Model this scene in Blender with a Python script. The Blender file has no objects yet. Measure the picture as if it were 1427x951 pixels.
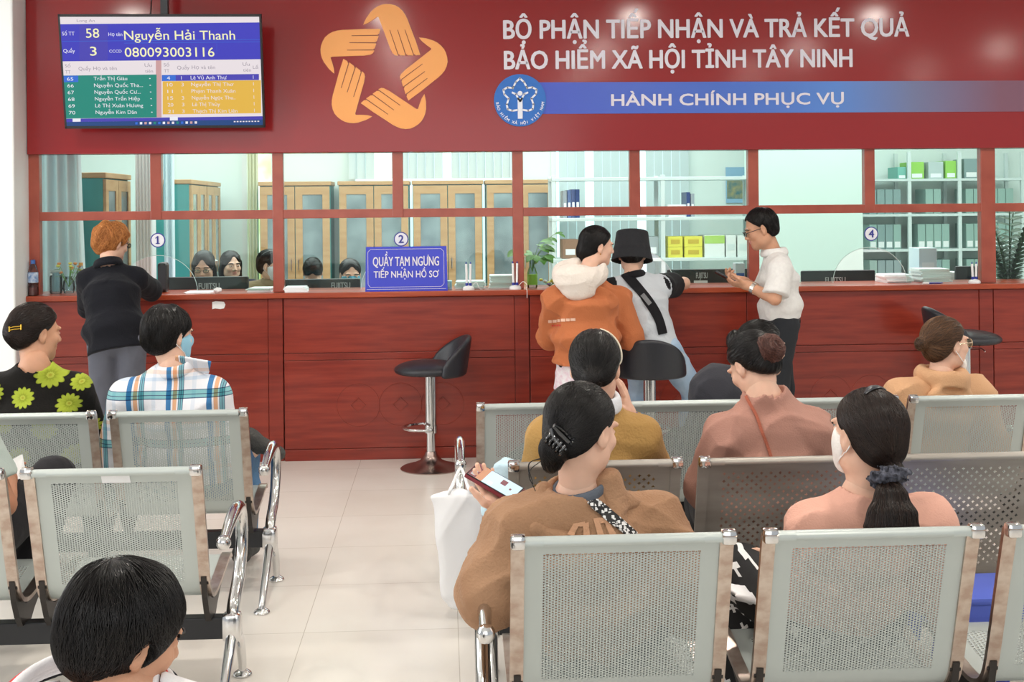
import bpy, bmesh, math, random
import numpy as np
from mathutils import Vector, Matrix
random.seed(7)
RNG = np.random.default_rng(11)
PI = math.pi
scene = bpy.context.scene
COL = scene.collection
# ------------------------------------------------------------------ camera
CAM_H, FOC, YAW, ROLL = 1.62, 1700.0, math.radians(3.2), .0094
_F = np.array([math.sin(YAW), math.cos(YAW), 0.])
_R0 = np.array([math.cos(YAW), -math.sin(YAW), 0.])
_Z = np.array([0., 0., 1.])
_R = math.cos(ROLL)*_R0 - math.sin(ROLL)*_Z
_U = math.cos(ROLL)*_Z + math.sin(ROLL)*_R0
_C = np.array([0., 0., CAM_H])
def _ray(x, y): return _F + (x-713.5)/FOC*_R - (y-290)/FOC*_U
def P(x, y, Y):
    """world point at depth plane Y that the photograph shows at (x, y)"""
    d = _ray(x, y); return _C + d*(Y/d[1])
def G(x, y, z=0.):
    d = _ray(x, y); return _C + d*((z-CAM_H)/d[2])
cam = bpy.data.cameras.new('camera'); cam.sensor_width = 36; cam.lens = FOC/1427*36
cam.shift_y = -(475.5-290)/1427; cam.clip_start = .05
co = bpy.data.objects.new('camera', cam); COL.objects.link(co)
M = Matrix.Identity(4)
for i in range(3):
    M[i][0] = _R[i]; M[i][1] = _U[i]; M[i][2] = -_F[i]; M[i][3] = _C[i]
co.matrix_world = M
scene.camera = co
# ------------------------------------------------------------------ light
scene.view_settings.view_transform = 'Standard'; scene.view_settings.look = 'None'
scene.view_settings.gamma = 1; scene.view_settings.use_curve_mapping = False
scene.view_settings.exposure = 0.0
WORLD_STRENGTH, DOWN_W, BACK_W, FRONT_W, SIDE_W = .60, 11.5, 330, 70, 115
w = bpy.data.worlds.new('world'); scene.world = w; w.use_nodes = True
w.node_tree.nodes['Background'].inputs[0].default_value = (.93, .97, 1.0, 1)
w.node_tree.nodes['Background'].inputs[1].default_value = WORLD_STRENGTH
def area(name, loc, size, power, rot, color=(1, 1, 1), shape='RECTANGLE'):
    l = bpy.data.lights.new(name, 'AREA'); l.shape = shape; l.size = size[0]
    if shape == 'RECTANGLE': l.size_y = size[1]
    l.energy = power; l.color = color
    o = bpy.data.objects.new(name, l); o.location = loc; o.rotation_euler = rot; COL.objects.link(o); return o
# daylight from the glazed front of the hall (behind the camera) and its left side
area('front_daylight', (-1.0, -2.6, 2.0), (6, 2.4), FRONT_W, (math.radians(84), 0, 0), (1, .99, .97))
area('side_daylight', (-5.2, 4.2, 1.9), (4.5, 2.2), SIDE_W, (math.radians(90), 0, math.radians(-90)), (1, 1, 1))
area('office_fill', (.9, 10.2, 3.05), (9.0, 3.2), BACK_W, (0, 0, 0), (.97, 1, 1))  # added fill panel under the office ceiling, brightens the back room
# ------------------------------------------------------------------ materials
def lin(c):
    return tuple(((v/255)/12.92 if v/255 <= .04045 else ((v/255+.055)/1.055)**2.4) for v in c[:3]) + (1,)
_mats = {}
def mat(name, rgb, rough=.5, metal=0., spec=.5, bump=None, var=None, coat=0., emit=0., sheen=0., trans=0.):
    if name in _mats: return _mats[name]
    m = bpy.data.materials.new(name); m.use_nodes = True; _mats[name] = m
    nt = m.node_tree; b = nt.nodes['Principled BSDF']; L = nt.links
    c = lin(rgb)
    b.inputs['Base Color'].default_value = c; b.inputs['Roughness'].default_value = rough
    b.inputs['Metallic'].default_value = metal; b.inputs['Specular IOR Level'].default_value = spec
    b.inputs['Coat Weight'].default_value = coat; b.inputs['Coat Roughness'].default_value = .12
    if sheen: b.inputs['Sheen Weight'].default_value = sheen
    if trans: b.inputs['Transmission Weight'].default_value = trans
    if emit: b.inputs['Emission Color'].default_value = c; b.inputs['Emission Strength'].default_value = emit
    if bump or var:
        tc = nt.nodes.new('ShaderNodeTexCoord')
    if bump:                                   # (scale, strength, stretch)
        mp = nt.nodes.new('ShaderNodeMapping'); n = nt.nodes.new('ShaderNodeTexNoise'); bp = nt.nodes.new('ShaderNodeBump')
        L.new(tc.outputs['Object'], mp.inputs[0])
        if len(bump) > 2: mp.inputs['Scale'].default_value = bump[2]
        L.new(mp.outputs[0], n.inputs['Vector'])
        n.inputs['Scale'].default_value = bump[0]; n.inputs['Detail'].default_value = 3
        bp.inputs['Strength'].default_value = bump[1]; bp.inputs['Distance'].default_value = .01
        L.new(n.outputs['Fac'], bp.inputs['Height']); L.new(bp.outputs[0], b.inputs['Normal'])
    if var:                                    # (rgb2, scale, stretch)
        mp = nt.nodes.new('ShaderNodeMapping'); n = nt.nodes.new('ShaderNodeTexNoise'); mx = nt.nodes.new('ShaderNodeMix'); mx.data_type = 'RGBA'
        L.new(tc.outputs['Object'], mp.inputs[0])
        if len(var) > 2: mp.inputs['Scale'].default_value = var[2]
        L.new(mp.outputs[0], n.inputs['Vector']); n.inputs['Scale'].default_value = var[1]; n.inputs['Detail'].default_value = 4
        cr = nt.nodes.new('ShaderNodeValToRGB'); cr.color_ramp.elements[0].position = .35; cr.color_ramp.elements[1].position = .65
        L.new(n.outputs['Fac'], cr.inputs[0]); L.new(cr.outputs[0], mx.inputs['Factor'])
        mx.inputs[6].default_value = c; mx.inputs[7].default_value = lin(var[0]); L.new(mx.outputs[2], b.inputs['Base Color'])
    return m
def glass(name, tint=(235, 248, 245), refl=1.0):
    m = bpy.data.materials.new(name); m.use_nodes = True; nt = m.node_tree; nt.nodes.clear()
    o = nt.nodes.new('ShaderNodeOutputMaterial'); t = nt.nodes.new('ShaderNodeBsdfTransparent'); g = nt.nodes.new('ShaderNodeBsdfGlossy')
    f = nt.nodes.new('ShaderNodeFresnel'); x = nt.nodes.new('ShaderNodeMixShader'); k = nt.nodes.new('ShaderNodeMath'); k.operation = 'MULTIPLY'
    k.inputs[1].default_value = refl; f.inputs[0].default_value = 1.45
    t.inputs[0].default_value = lin(tint); g.inputs[1].default_value = .02
    nt.links.new(f.outputs[0], k.inputs[0]); nt.links.new(k.outputs[0], x.inputs[0]); nt.links.new(t.outputs[0], x.inputs[1])
    nt.links.new(g.outputs[0], x.inputs[2]); nt.links.new(x.outputs[0], o.inputs[0]); return m
# ------------------------------------------------------------------ object helpers
def link(o, parent=None):
    COL.objects.link(o)
    if parent is not None: o.parent = parent
    return o
def props(o, label=None, cat=None, group=None, kind=None):
    if label: o['label'] = label
    if cat: o['category'] = cat
    if group: o['group'] = group
    if kind: o['kind'] = kind
    return o
def thing(name, label, cat, loc=(0, 0, 0), rz=0, group=None):
    o = bpy.data.objects.new(name, None); o.empty_display_size = .05
    o.location = [float(v) for v in loc]; o.rotation_euler = (0, 0, rz); link(o); return props(o, label, cat, group)
def mesh_np(name, v, faces, mats, parent=None, mi=None, smooth=False, off=None):
    """v: (n,3) array, faces: (m,k) array or list of lists"""
    v = np.asarray(v, dtype=np.float32)
    if off is not None: v = v - np.asarray(off, dtype=np.float32)
    me = bpy.data.meshes.new(name)
    if isinstance(faces, np.ndarray):
        m, k = faces.shape
        me.vertices.add(len(v)); me.vertices.foreach_set('co', v.ravel())
        me.loops.add(m*k); me.loops.foreach_set('vertex_index', faces.astype(np.int32).ravel())
        me.polygons.add(m); me.polygons.foreach_set('loop_start', (np.arange(m)*k).astype(np.int32))
        me.update(calc_edges=True)
    else:
        me.from_pydata(v.tolist(), [], [list(f) for f in faces]); me.update()
    if not isinstance(mats, (list, tuple)): mats = [mats]
    for q in mats: me.materials.append(q)
    if mi is not None: me.polygons.foreach_set('material_index', np.asarray(mi, dtype=np.int32))
    if smooth: me.polygons.foreach_set('use_smooth', np.ones(len(me.polygons), dtype=bool))
    me.update()
    return link(bpy.data.objects.new(name, me), parent)
class MB:
    """collects boxes, tubes, lathes and prisms into one mesh"""
    def __init__(s): s.v = []; s.f = []; s.m = []
    def add(s, v, f, m=0):
        n = len(s.v); s.v += [tuple(float(c) for c in p) for p in v]; s.f += [[n+i for i in q] for q in f]; s.m += [m]*len(f); return s
    def box(s, x0, x1, y0, y1, z0, z1, m=0, bev=0.):
        if bev <= 0:
            v = [(x, y, z) for z in (z0, z1) for x, y in ((x0, y0), (x1, y0), (x1, y1), (x0, y1))]
            return s.add(v, [(3, 2, 1, 0), (4, 5, 6, 7), (0, 1, 5, 4), (1, 2, 6, 5), (2, 3, 7, 6), (3, 0, 4, 7)], m)
        bm = bmesh.new(); bmesh.ops.create_cube(bm, size=1)
        for q in bm.verts: q.co = ((x0+x1)/2+q.co.x*(x1-x0), (y0+y1)/2+q.co.y*(y1-y0), (z0+z1)/2+q.co.z*(z1-z0))
        b = min(bev, .49*min(abs(x1-x0), abs(y1-y0), abs(z1-z0)))
        bmesh.ops.bevel(bm, geom=bm.edges[:], offset=b, segments=2, affect='EDGES', profile=.5)
        bm.verts.index_update(); s.add([q.co[:] for q in bm.verts], [[q.index for q in f.verts] for f in bm.faces], m); bm.free(); return s
    def obox(s, c, size, R, m=0):
        c = np.array(c); v = []
        for z in (-.5, .5):
            for x, y in ((-.5, -.5), (.5, -.5), (.5, .5), (-.5, .5)): v.append(c + R @ (np.array([x, y, z])*np.array(size)))
        return s.add(v, [(3, 2, 1, 0), (4, 5, 6, 7), (0, 1, 5, 4), (1, 2, 6, 5), (2, 3, 7, 6), (3, 0, 4, 7)], m)
    def tube(s, pts, r, n=12, m=0, cap=True, sy=1.0, up=(0, 0, 1)):
        pts = [np.array(p, dtype=float) for p in pts]; rs = r if isinstance(r, (list, tuple)) else [r]*len(pts)
        v = []; U = None
        for i, p in enumerate(pts):
            d = pts[min(i+1, len(pts)-1)] - pts[max(i-1, 0)]; d = d/(np.linalg.norm(d)+1e-9)
            a = np.array(up, dtype=float) if U is None else U
            a = a - d*(a@d)
            if np.linalg.norm(a) < 1e-3: a = np.array([1., 0, 0]) - d*d[0]
            U = a/np.linalg.norm(a); W = np.cross(d, U)
            for k in range(n):
                t = 2*PI*k/n; v.append(p + rs[i]*(math.cos(t)*U*sy + math.sin(t)*W))
        f = []
        for i in range(len(pts)-1):
            for k in range(n): f.append((i*n+k, i*n+(k+1) % n, (i+1)*n+(k+1) % n, (i+1)*n+k))
        if cap: f += [tuple(range(n))[::-1], tuple(range((len(pts)-1)*n, len(pts)*n))]
        return s.add(v, f, m)
    def lathe(s, c, prof, n=24, m=0, sx=1., sy=1.):
        v = []; f = []
        for r, z in prof:
            for k in range(n):
                t = 2*PI*k/n; v.append((c[0]+r*sx*math.cos(t), c[1]+r*sy*math.sin(t), c[2]+z))
        for i in range(len(prof)-1):
            for k in range(n): f.append((i*n+k, i*n+(k+1) % n, (i+1)*n+(k+1) % n, (i+1)*n+k))
        f += [tuple(range(n))[::-1], tuple(range((len(prof)-1)*n, len(prof)*n))]
        return s.add(v, f, m)
    def prism(s, pts, O, A, B, t, m=0):
        """polygon (a,b) list in the plane O + a*A + b*B, thickness t along A x B"""
        O, A, B = (np.array(q, dtype=float) for q in (O, A, B)); N = np.cross(A, B); N = N/np.linalg.norm(N)
        k = len(pts); v = [O+a*A+b*B for a, b in pts] + [O+a*A+b*B+N*t for a, b in pts]
        return s.add(v, [tuple(range(k))[::-1], tuple(range(k, 2*k))] + [(i, (i+1) % k, k+(i+1) % k, k+i) for i in range(k)], m)
    def build(s, name, mats, parent=None, smooth=False, off=None):
        v = np.array(s.v)
        if off is not None: v = v-np.array(off)
        o = mesh_np(name, v, s.f, mats, parent, s.m)
        bm = bmesh.new(); bm.from_mesh(o.data); bmesh.ops.recalc_face_normals(bm, faces=bm.faces[:]); bm.to_mesh(o.data); bm.free()
        if smooth:
            o.data.polygons.foreach_set('use_smooth', np.ones(len(o.data.polygons), dtype=bool))
            try: o.data.set_sharp_from_angle(angle=math.radians(40))
            except Exception: pass
        return o
def copy_tree(o, parent=None):
    c = o.copy(); COL.objects.link(c)
    if parent is not None: c.parent = parent
    for ch in list(o.children): copy_tree(ch, c)
    return c
# ------------------------------------------------------------------ lettering
_txt = {}
def text_geo(body, bold=.0, space=1.0):
    key = (body, bold, space)
    if key in _txt: return _txt[key]
    if any(c in 'Ơơ' for c in body):                   # the horned o: a plain o and its horn
        plain = body.replace('Ơ', 'O').replace('ơ', 'o'); v, f = text_geo(plain, bold, space); v = v.copy(); f = list(f)
        for i, c in enumerate(body):
            if c not in 'Ơơ': continue
            xr = text_geo(plain[:i+1], bold, space)[0][:, 0].max(); g = text_geo(plain[i], bold, space)[0]; yt = g[:, 1].max(); n = len(v)
            h = [(-.13, -.06), (-.02, -.04), (.02, .0), (.02, .07), (.10, .07), (.10, -.02), (.03, -.10), (-.06, -.13)]
            v = np.vstack([v, [(xr+p, yt+q, 0) for p, q in h]]); f += [[n, n+1, n+6, n+7], [n+1, n+2, n+5, n+6], [n+2, n+3, n+4, n+5]]
        _txt[key] = (v, f); return v, f
    c = bpy.data.curves.new('t', 'FONT'); c.body = body; c.size = 1; c.offset = bold; c.space_character = space; c.resolution_u = 3; c.fill_mode = 'FRONT'
    o = bpy.data.objects.new('t', c); COL.objects.link(o)
    dg = bpy.context.evaluated_depsgraph_get(); dg.update()
    me = bpy.data.meshes.new_from_object(o.evaluated_get(dg))
    v = np.array([q.co[:] for q in me.vertices]).reshape(-1, 3); f = [list(p.vertices) for p in me.polygons]
    bpy.data.objects.remove(o); bpy.data.curves.remove(c); bpy.data.meshes.remove(me)
    _txt[key] = (v, f); return v, f
def cap_h(bold): return text_geo('H', bold)[0][:, 1].max()
def letter(mb, body, O, A, B, width=None, cap=.1, bold=0., space=1., lift=.002, m=0, center=False):
    """lettering in the plane O + a*A + b*B; O is the left end of the base line"""
    O, A, B = (np.array(q, dtype=float) for q in (O, A, B)); N = np.cross(A, B); N = N/np.linalg.norm(N)
    hv = bold; v, f = text_geo(body, 0, space)
    if not len(v): return
    bold = 0; sy = cap/cap_h(bold); x0, x1 = v[:, 0].min(), v[:, 0].max()
    sx = width/(x1-x0) if width else sy
    a = (v[:, 0]-x0)*sx
    if center: a = a-(x1-x0)*sx/2
    b = v[:, 1]*sy
    d = hv*.8*sy                                       # heavier strokes: the outline repeated a hair apart
    for i, (p, q) in enumerate(((0, 0),) if hv <= 0 else ((-d, 0), (d, 0), (0, d*.8), (0, -d*.8), (-d*.7, d*.6), (d*.7, d*.6), (-d*.7, -d*.6), (d*.7, -d*.6))):
        mb.add(O + (a+p)[:, None]*A + (b+q)[:, None]*B + N*(lift+i*.00002), f, m)
# ================================================================== materials of the place
WHITE_WALL = mat('white wall paint', (238, 240, 238), .6, bump=(60, .02))
OFFICE_WALL = mat('pale office paint', (232, 242, 238), .6)
def floor_mat():
    m = mat('beige floor tile', (226, 219, 208), .26, spec=.4); nt = m.node_tree; L = nt.links; b = nt.nodes['Principled BSDF']
    tc = nt.nodes.new('ShaderNodeTexCoord'); mp = nt.nodes.new('ShaderNodeMapping'); mp.inputs['Location'].default_value = (.55, -5.3, 0)
    br = nt.nodes.new('ShaderNodeTexBrick'); br.offset = 0; br.inputs['Scale'].default_value = 1
    br.inputs['Brick Width'].default_value = .59; br.inputs['Row Height'].default_value = .59
    br.inputs['Mortar Size'].default_value = .0017; br.inputs['Mortar Smooth'].default_value = .3
    br.inputs['Color1'].default_value = lin((228, 223, 216)); br.inputs['Color2'].default_value = lin((225, 219, 211)); br.inputs['Mortar'].default_value = lin((188, 180, 168))
    n = nt.nodes.new('ShaderNodeTexNoise'); n.inputs['Scale'].default_value = 1.7; n.inputs['Detail'].default_value = 5
    mx = nt.nodes.new('ShaderNodeMix'); mx.data_type = 'RGBA'; mx.blend_type = 'MULTIPLY'
    cr = nt.nodes.new('ShaderNodeValToRGB'); cr.color_ramp.elements[0].color = (.9, .88, .86, 1); cr.color_ramp.elements[1].color = (1, 1, 1, 1)
    cr.color_ramp.elements[0].position = .3; cr.color_ramp.elements[1].position = .6
    L.new(tc.outputs['Object'], mp.inputs[0]); L.new(mp.outputs[0], br.inputs['Vector']); L.new(tc.outputs['Object'], n.inputs['Vector'])
    L.new(n.outputs['Fac'], cr.inputs[0]); mx.inputs[0].default_value = .7; L.new(br.outputs[0], mx.inputs[6]); L.new(cr.outputs[0], mx.inputs[7]); L.new(mx.outputs[2], b.inputs['Base Color'])
    return m
FLOOR = floor_mat()
def wood(name, rgb, rgb2, rough=.3, coat=.3, stretch=(1.2, 1.2, 14)):
    return mat(name, rgb, rough, var=(rgb2, 2.2, stretch), coat=coat, spec=.4)
WOOD = wood('red counter wood', (142, 50, 36), (120, 38, 26))
WOOD_P = wood('red counter panel wood', (148, 54, 38), (124, 40, 28))
WOOD_EDGE = wood('orange counter edge wood', (172, 74, 40), (148, 56, 30))
WOOD_F = wood('red partition wood', (166, 82, 64), (152, 70, 54), stretch=(3, 3, 3))
BOARD_RED = mat('red sign face', (146, 36, 38), .15, spec=.5, bump=(3, .012))
GLASS = glass('clear partition glass', (240, 250, 247), .8)
CHROME = mat('chrome', (215, 215, 215), .12, 1.)
BLACK = mat('black plastic', (22, 22, 24), .4)
DARK = mat('dark grey plastic', (48, 50, 54), .45)
WHITE = mat('white plastic', (240, 240, 240), .4)
PAPER = mat('white paper', (240, 241, 242), .7)
# ================================================================== setting
def structure(mb, name, m, **k): return props(mb.build(name, m, **k), kind='structure')
structure(MB().box(-6.2, 7.2, -2.8, 13.0, -.1, 0), 'floor', FLOOR)
structure(MB().box(-6.2, 7.2, -2.8, 13.0, 3.22, 3.3), 'ceiling', mat('white ceiling', (240, 240, 238), .7))
XL = P(19, 200, 7.7)[0]
structure(MB().box(-6.2, XL, 7.70, 8.2, 0, 3.22, bev=.012), 'wall_left', WHITE_WALL)
# office behind the counter: back wall with three windows
YW = 12.6
wl = [(P(338, 300, YW)[0], P(386, 300, YW)[0]), (P(488, 230, YW)[0], P(722, 230, YW)[0]), (P(768, 230, YW)[0], P(957, 230, YW)[0])]
bw = MB(); xs = [-6.2] + [q for a in wl for q in a] + [7.2]
for i in range(0, len(xs), 2): bw.box(xs[i], xs[i+1], YW, YW+.2, 0, 3.22)
for a, b in wl: bw.box(a, b, YW, YW+.2, 0, .75); bw.box(a, b, YW, YW+.2, 2.5, 3.22)
structure(bw, 'wall_back', OFFICE_WALL)
structure(MB().box(-6.2, -5.0, 8.2, YW, 0, 3.22), 'wall_office_left', OFFICE_WALL)
structure(MB().box(6.4, 7.2, 7.0, YW, 0, 3.22), 'wall_office_right', OFFICE_WALL)
xa, xb = P(1058, 300, 11.2)[0], P(1203, 300, 11.2)[0]
structure(MB().box(xa, xb, 11.2, 11.75, 0, 3.22, bev=.01), 'wall_pier', mat('pale green white paint', (204, 222, 215), .6))
SKYGLOW = mat('daylit window view', (232, 242, 246), .5, emit=1.15)
def garden_mat():
    m = mat('garden seen through window', (236, 244, 214), .5, emit=1.0); nt = m.node_tree; b = nt.nodes['Principled BSDF']
    n = nt.nodes.new('ShaderNodeTexNoise'); n.inputs['Scale'].default_value = 4; cr = nt.nodes.new('ShaderNodeValToRGB')
    cr.color_ramp.elements[0].color = lin((176, 200, 120)); cr.color_ramp.elements[0].position = .38; cr.color_ramp.elements[1].color = lin((250, 252, 240)); cr.color_ramp.elements[1].position = .58
    tc = nt.nodes.new('ShaderNodeTexCoord'); nt.links.new(tc.outputs['Object'], n.inputs['Vector']); nt.links.new(n.outputs['Fac'], cr.inputs[0]); nt.links.new(cr.outputs[0], b.inputs['Emission Color']); return m
for i, (a, b) in enumerate(wl):
    f = MB(); wd = .05
    f.box(a, a+wd, YW-.02, YW+.1, .75, 2.5); f.box(b-wd, b, YW-.02, YW+.1, .75, 2.5); f.box(a, b, YW-.02, YW+.1, .75, .8); f.box(a, b, YW-.02, YW+.1, 2.45, 2.5)
    o = structure(f, 'window_%d' % (i+1), mat('white window frame', (235, 236, 235), .5))
    MB().box(a+wd, b-wd, YW+.1, YW+.12, .8, 2.45).build('daylit_pane', garden_mat() if i == 0 else SKYGLOW, o)
# ------------------------------------------------------------------ red sign board over the counter
YB = 7.93
Bd = lambda x, y, Y=YB: P(x, y, Y)
AX, AZ = (1, 0, 0), (0, 0, 1)
sb = thing('sign_board', 'long dark red fascia board with orange hands and white lettering above the counter', 'sign', (0, YB+.06, 1.99))
so = (0, YB+.06, 1.99)
xl, xr = P(37, 150, YB)[0], 4.4
MB().box(xl, xr, YB, YB+.14, 1.99, 3.22, bev=.004).build('board_panel', BOARD_RED, sb, off=so)
SIGN_W = mat('white sign lettering', (226, 222, 232), .4)
def line(body, x0, y0, x1, y1, cap_px, bold, name, parent, off, Y=YB, m=SIGN_W, lift=.006):
    a, b = P(x0, y0, Y), P(x1, y1, Y); mb = MB(); w_ = float(np.linalg.norm(b-a)); d = (b-a)/w_
    s = FOC/((a-_C) @ _F)
    letter(mb, body, a, d, AZ, w_, cap_px/s, bold, lift=lift); return mb.build(name, m, parent, off=off)
line('BỘ PHẬN TIẾP NHẬN VÀ TRẢ KẾT QUẢ', 702, 54, 1266, 50.5, 25, .03, 'lettering', sb, so)
line('BẢO HIỂM XÃ HỘI TỈNH TÂY NINH', 703, 96.3, 1187, 93, 24.5, .03, 'lettering', sb, so)
def band_mat():
    m = mat('blue fading band', (72, 92, 200), .35); nt = m.node_tree; b = nt.nodes['Principled BSDF']; tc = nt.nodes.new('ShaderNodeTexCoord'); sx = nt.nodes.new('ShaderNodeSeparateXYZ')
    mr = nt.nodes.new('ShaderNodeMapRange'); mr.inputs[1].default_value = .3; mr.inputs[2].default_value = 4.0; cr = nt.nodes.new('ShaderNodeValToRGB')
    e = cr.color_ramp.elements; e[0].color = lin((66, 82, 196)); e[1].color = lin((126, 84, 104)); e[1].position = .92
    for p_, c_ in ((.45, (72, 112, 202)), (.62, (84, 134, 212)), (.76, (112, 120, 160))): q = e.new(p_); q.color = lin(c_)
    nt.links.new(tc.outputs['Object'], sx.inputs[0]); nt.links.new(sx.outputs[0], mr.inputs[0]); nt.links.new(mr.outputs[0], cr.inputs[0]); nt.links.new(cr.outputs[0], b.inputs['Base Color']); return m
bp = [P(740, 117.5, YB), P(740, 161, YB), P(1427, 153.5, YB), P(1427, 110, YB)]
zt, zb = (bp[0][2]+bp[3][2])/2, (bp[1][2]+bp[2][2])/2
MB().box(bp[0][0], 4.1, YB-.004, YB, zb, zt).build('blue_band', band_mat(), sb, off=so)
line('HÀNH CHÍNH PHỤC VỤ', 852, 147.5, 1175, 145, 15.5, .03, 'lettering', sb, so, lift=.008)
# star of five hands
HAND = [(382,125),(388,110),(397,92),(420,60),(437,44),(455,33),(475,25),(495,22),(518,23),(540,28),(560,40),(577,56),(590,76),(600,97),(612,130),(640,205),(662,274),(640,276),(631,270),(626,277),(600,276),(592,270),(586,277),(562,276),(556,270),(550,278),(536,275),(526,266),(512,238),(495,190),(475,135),(458,88),(452,84),(430,100),(405,116)]
HC = (475.5, 345.)
cen = P(400+HC[0]/3.5675, HC[1]/3.5675, YB); ks = 7.93/FOC/3.5675
ORANGE = mat('orange hand sign', (246, 168, 92), .4); SLIT = mat('brown finger line', (140, 72, 44), .5)
for k in range(5):
    t = -2*PI*k/5; c_, s_ = math.cos(t), math.sin(t)
    def tr(p):
        a, b = (p[0]-HC[0])*ks, -(p[1]-HC[1])*ks
        return (a*c_-b*s_, a*s_+b*c_)
    mb = MB(); mb.prism([tr(p) for p in HAND][::-1], cen, AX, AZ, .006, 0)
    for (x0, y0), (x1, y1) in (((512, 150), (553, 274)), ((551, 150), (590, 274)), ((587, 150), (629, 274))):
        mb.prism([tr(p) for p in ((x0-1.5, y0), (x0+1.5, y0), (x1+2.2, y1), (x1-2.2, y1))][::-1], cen, AX, AZ, .008, 1)
    mb.build('hand_emblem', [ORANGE, SLIT], sb, off=so)
# round blue badge
bc = P(724.6, 140, YB); br_ = 36.2*7.98/FOC
BADGE = mat('blue badge', (38, 110, 196), .4); BW = mat('badge white', (236, 240, 250), .4)
MB().prism([(br_*math.cos(t), br_*math.sin(t)) for t in np.linspace(0, 2*PI, 49)[:-1]], bc, AX, AZ, .01).build('round_badge', BADGE, sb, off=so)
mb = MB(); k = 7.98/FOC/3.5675
def stroke(pts, w_):
    pts = [((x-160)*k, -(y-500)*k) for x, y in pts]
    for (a, b), (c, d) in zip(pts[:-1], pts[1:]):
        l_ = math.hypot(c-a, d-b)+1e-9; nx, ny = -(d-b)/l_*w_/2, (c-a)/l_*w_/2; ex, ey = (c-a)/l_*w_*.3, (d-b)/l_*w_*.3
        mb.prism([(a+nx-ex, b+ny-ey), (a-nx-ex, b-ny-ey), (c-nx+ex, d-ny+ey), (c+nx+ex, d+ny+ey)], bc-np.array([0, .01, 0]), AX, AZ, .004)
half = [(160, 392), (180, 410), (192, 432), (196, 440), (222, 436), (242, 448), (238, 470), (216, 492), (226, 520), (222, 544), (200, 552), (172, 548)]
stroke(half, 9*k); stroke([(320-x, y) for x, y in half], 9*k)
stroke([(122, 462), (140, 470), (150, 490), (160, 506)], 9*k); stroke([(198, 462), (180, 470), (170, 490), (160, 506)], 9*k); stroke([(160, 498), (160, 584)], 24*k)
mb.prism([(12*k*math.cos(t), (500-466)*k+12*k*math.sin(t)) for t in np.linspace(0, 2*PI, 17)[:-1]], bc-np.array([0, .01, 0]), AX, AZ, .004)
word = 'BẢO HIỂM XÃ HỘI VIỆT NAM'; n = len(word)
for i, ch in enumerate(word):
    if ch == ' ': continue
    t = math.radians(-176 + (i+.5)*172/n); r_ = br_*.93
    A = np.array([-math.sin(t), 0, math.cos(t)]); B = np.array([-math.cos(t), 0, -math.sin(t)])
    letter(mb, ch, bc-np.array([0, .012, 0])+np.array([r_*math.cos(t), 0, r_*math.sin(t)]), A, B, None, 13*k, .03, lift=.002, center=True)
mb.build('badge_emblem', BW, sb, off=so)
# ------------------------------------------------------------------ partition: posts, rails and panes above the counter
YP = 7.965; po = (0, YP, 1.09)
posts = [-2.655, -1.885, -1.107, -.333, .45, 1.222, 2.012, 2.795, 3.585, 4.37]; pw = .07
fr = thing('counter_partition', 'red wooden lattice of posts and rails holding the glass above the counter', 'partition', po)
mb = MB()
for i, x in enumerate(posts):
    lo = 1.09 if i % 2 == 0 else 1.565
    mb.box(x, x+(pw if i != 8 else .1), YP, YP+.06, lo, 2.0, bev=.004)
mb.box(posts[0], 4.44, YP+.004, YP+.056, 1.565, 1.622, bev=.003)
mb.box(posts[0], 4.44, YP+.002, YP+.06, 1.99, 2.03)
mb.build('frame', WOOD_F, fr, off=po)
for i in range(9):
    a, b = posts[i]+(pw if i != 8 else .1), posts[i+1]
    MB().box(a-.005, b+.005, YP+.026, YP+.032, 1.615, 1.995).build('upper_pane', GLASS, fr, off=po)
RIM = mat('polished glass edge', (226, 240, 238), .15)
NUMB = mat('blue numeral', (58, 62, 150), .4)
STICK = mat('white sticker', (236, 236, 242), .5)
A__ = lambda y: np.array([0, y, 0])
nx_ = [(220, 335), (559, 333.5), (888, 331), (1214, 326)]
for i in range(0, 9, 2):
    a, b = posts[i]+(pw if i != 8 else .1), (posts[i+2] if i+2 < len(posts) else 4.44)
    mid = (a+b)/2
    pts = [(a-.005, 1.1)]
    if i < 8: pts += [(mid+.25*math.cos(t), 1.1+.235*math.sin(t)) for t in np.linspace(PI, 0, 21)]
    pts += [(b+.005, 1.1), (b+.005, 1.57), (a-.005, 1.57)]
    g = MB().prism(pts, (0, YP+.032, 0), AX, AZ, .006).build('lower_pane', GLASS, fr, off=po)
    if i < 8: MB().tube([(mid+.25*math.cos(t), YP+.029, 1.1+.235*math.sin(t)) for t in np.linspace(PI, 0, 25)], .0022, 6).build('cutout_rim', RIM, g, off=po)
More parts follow.
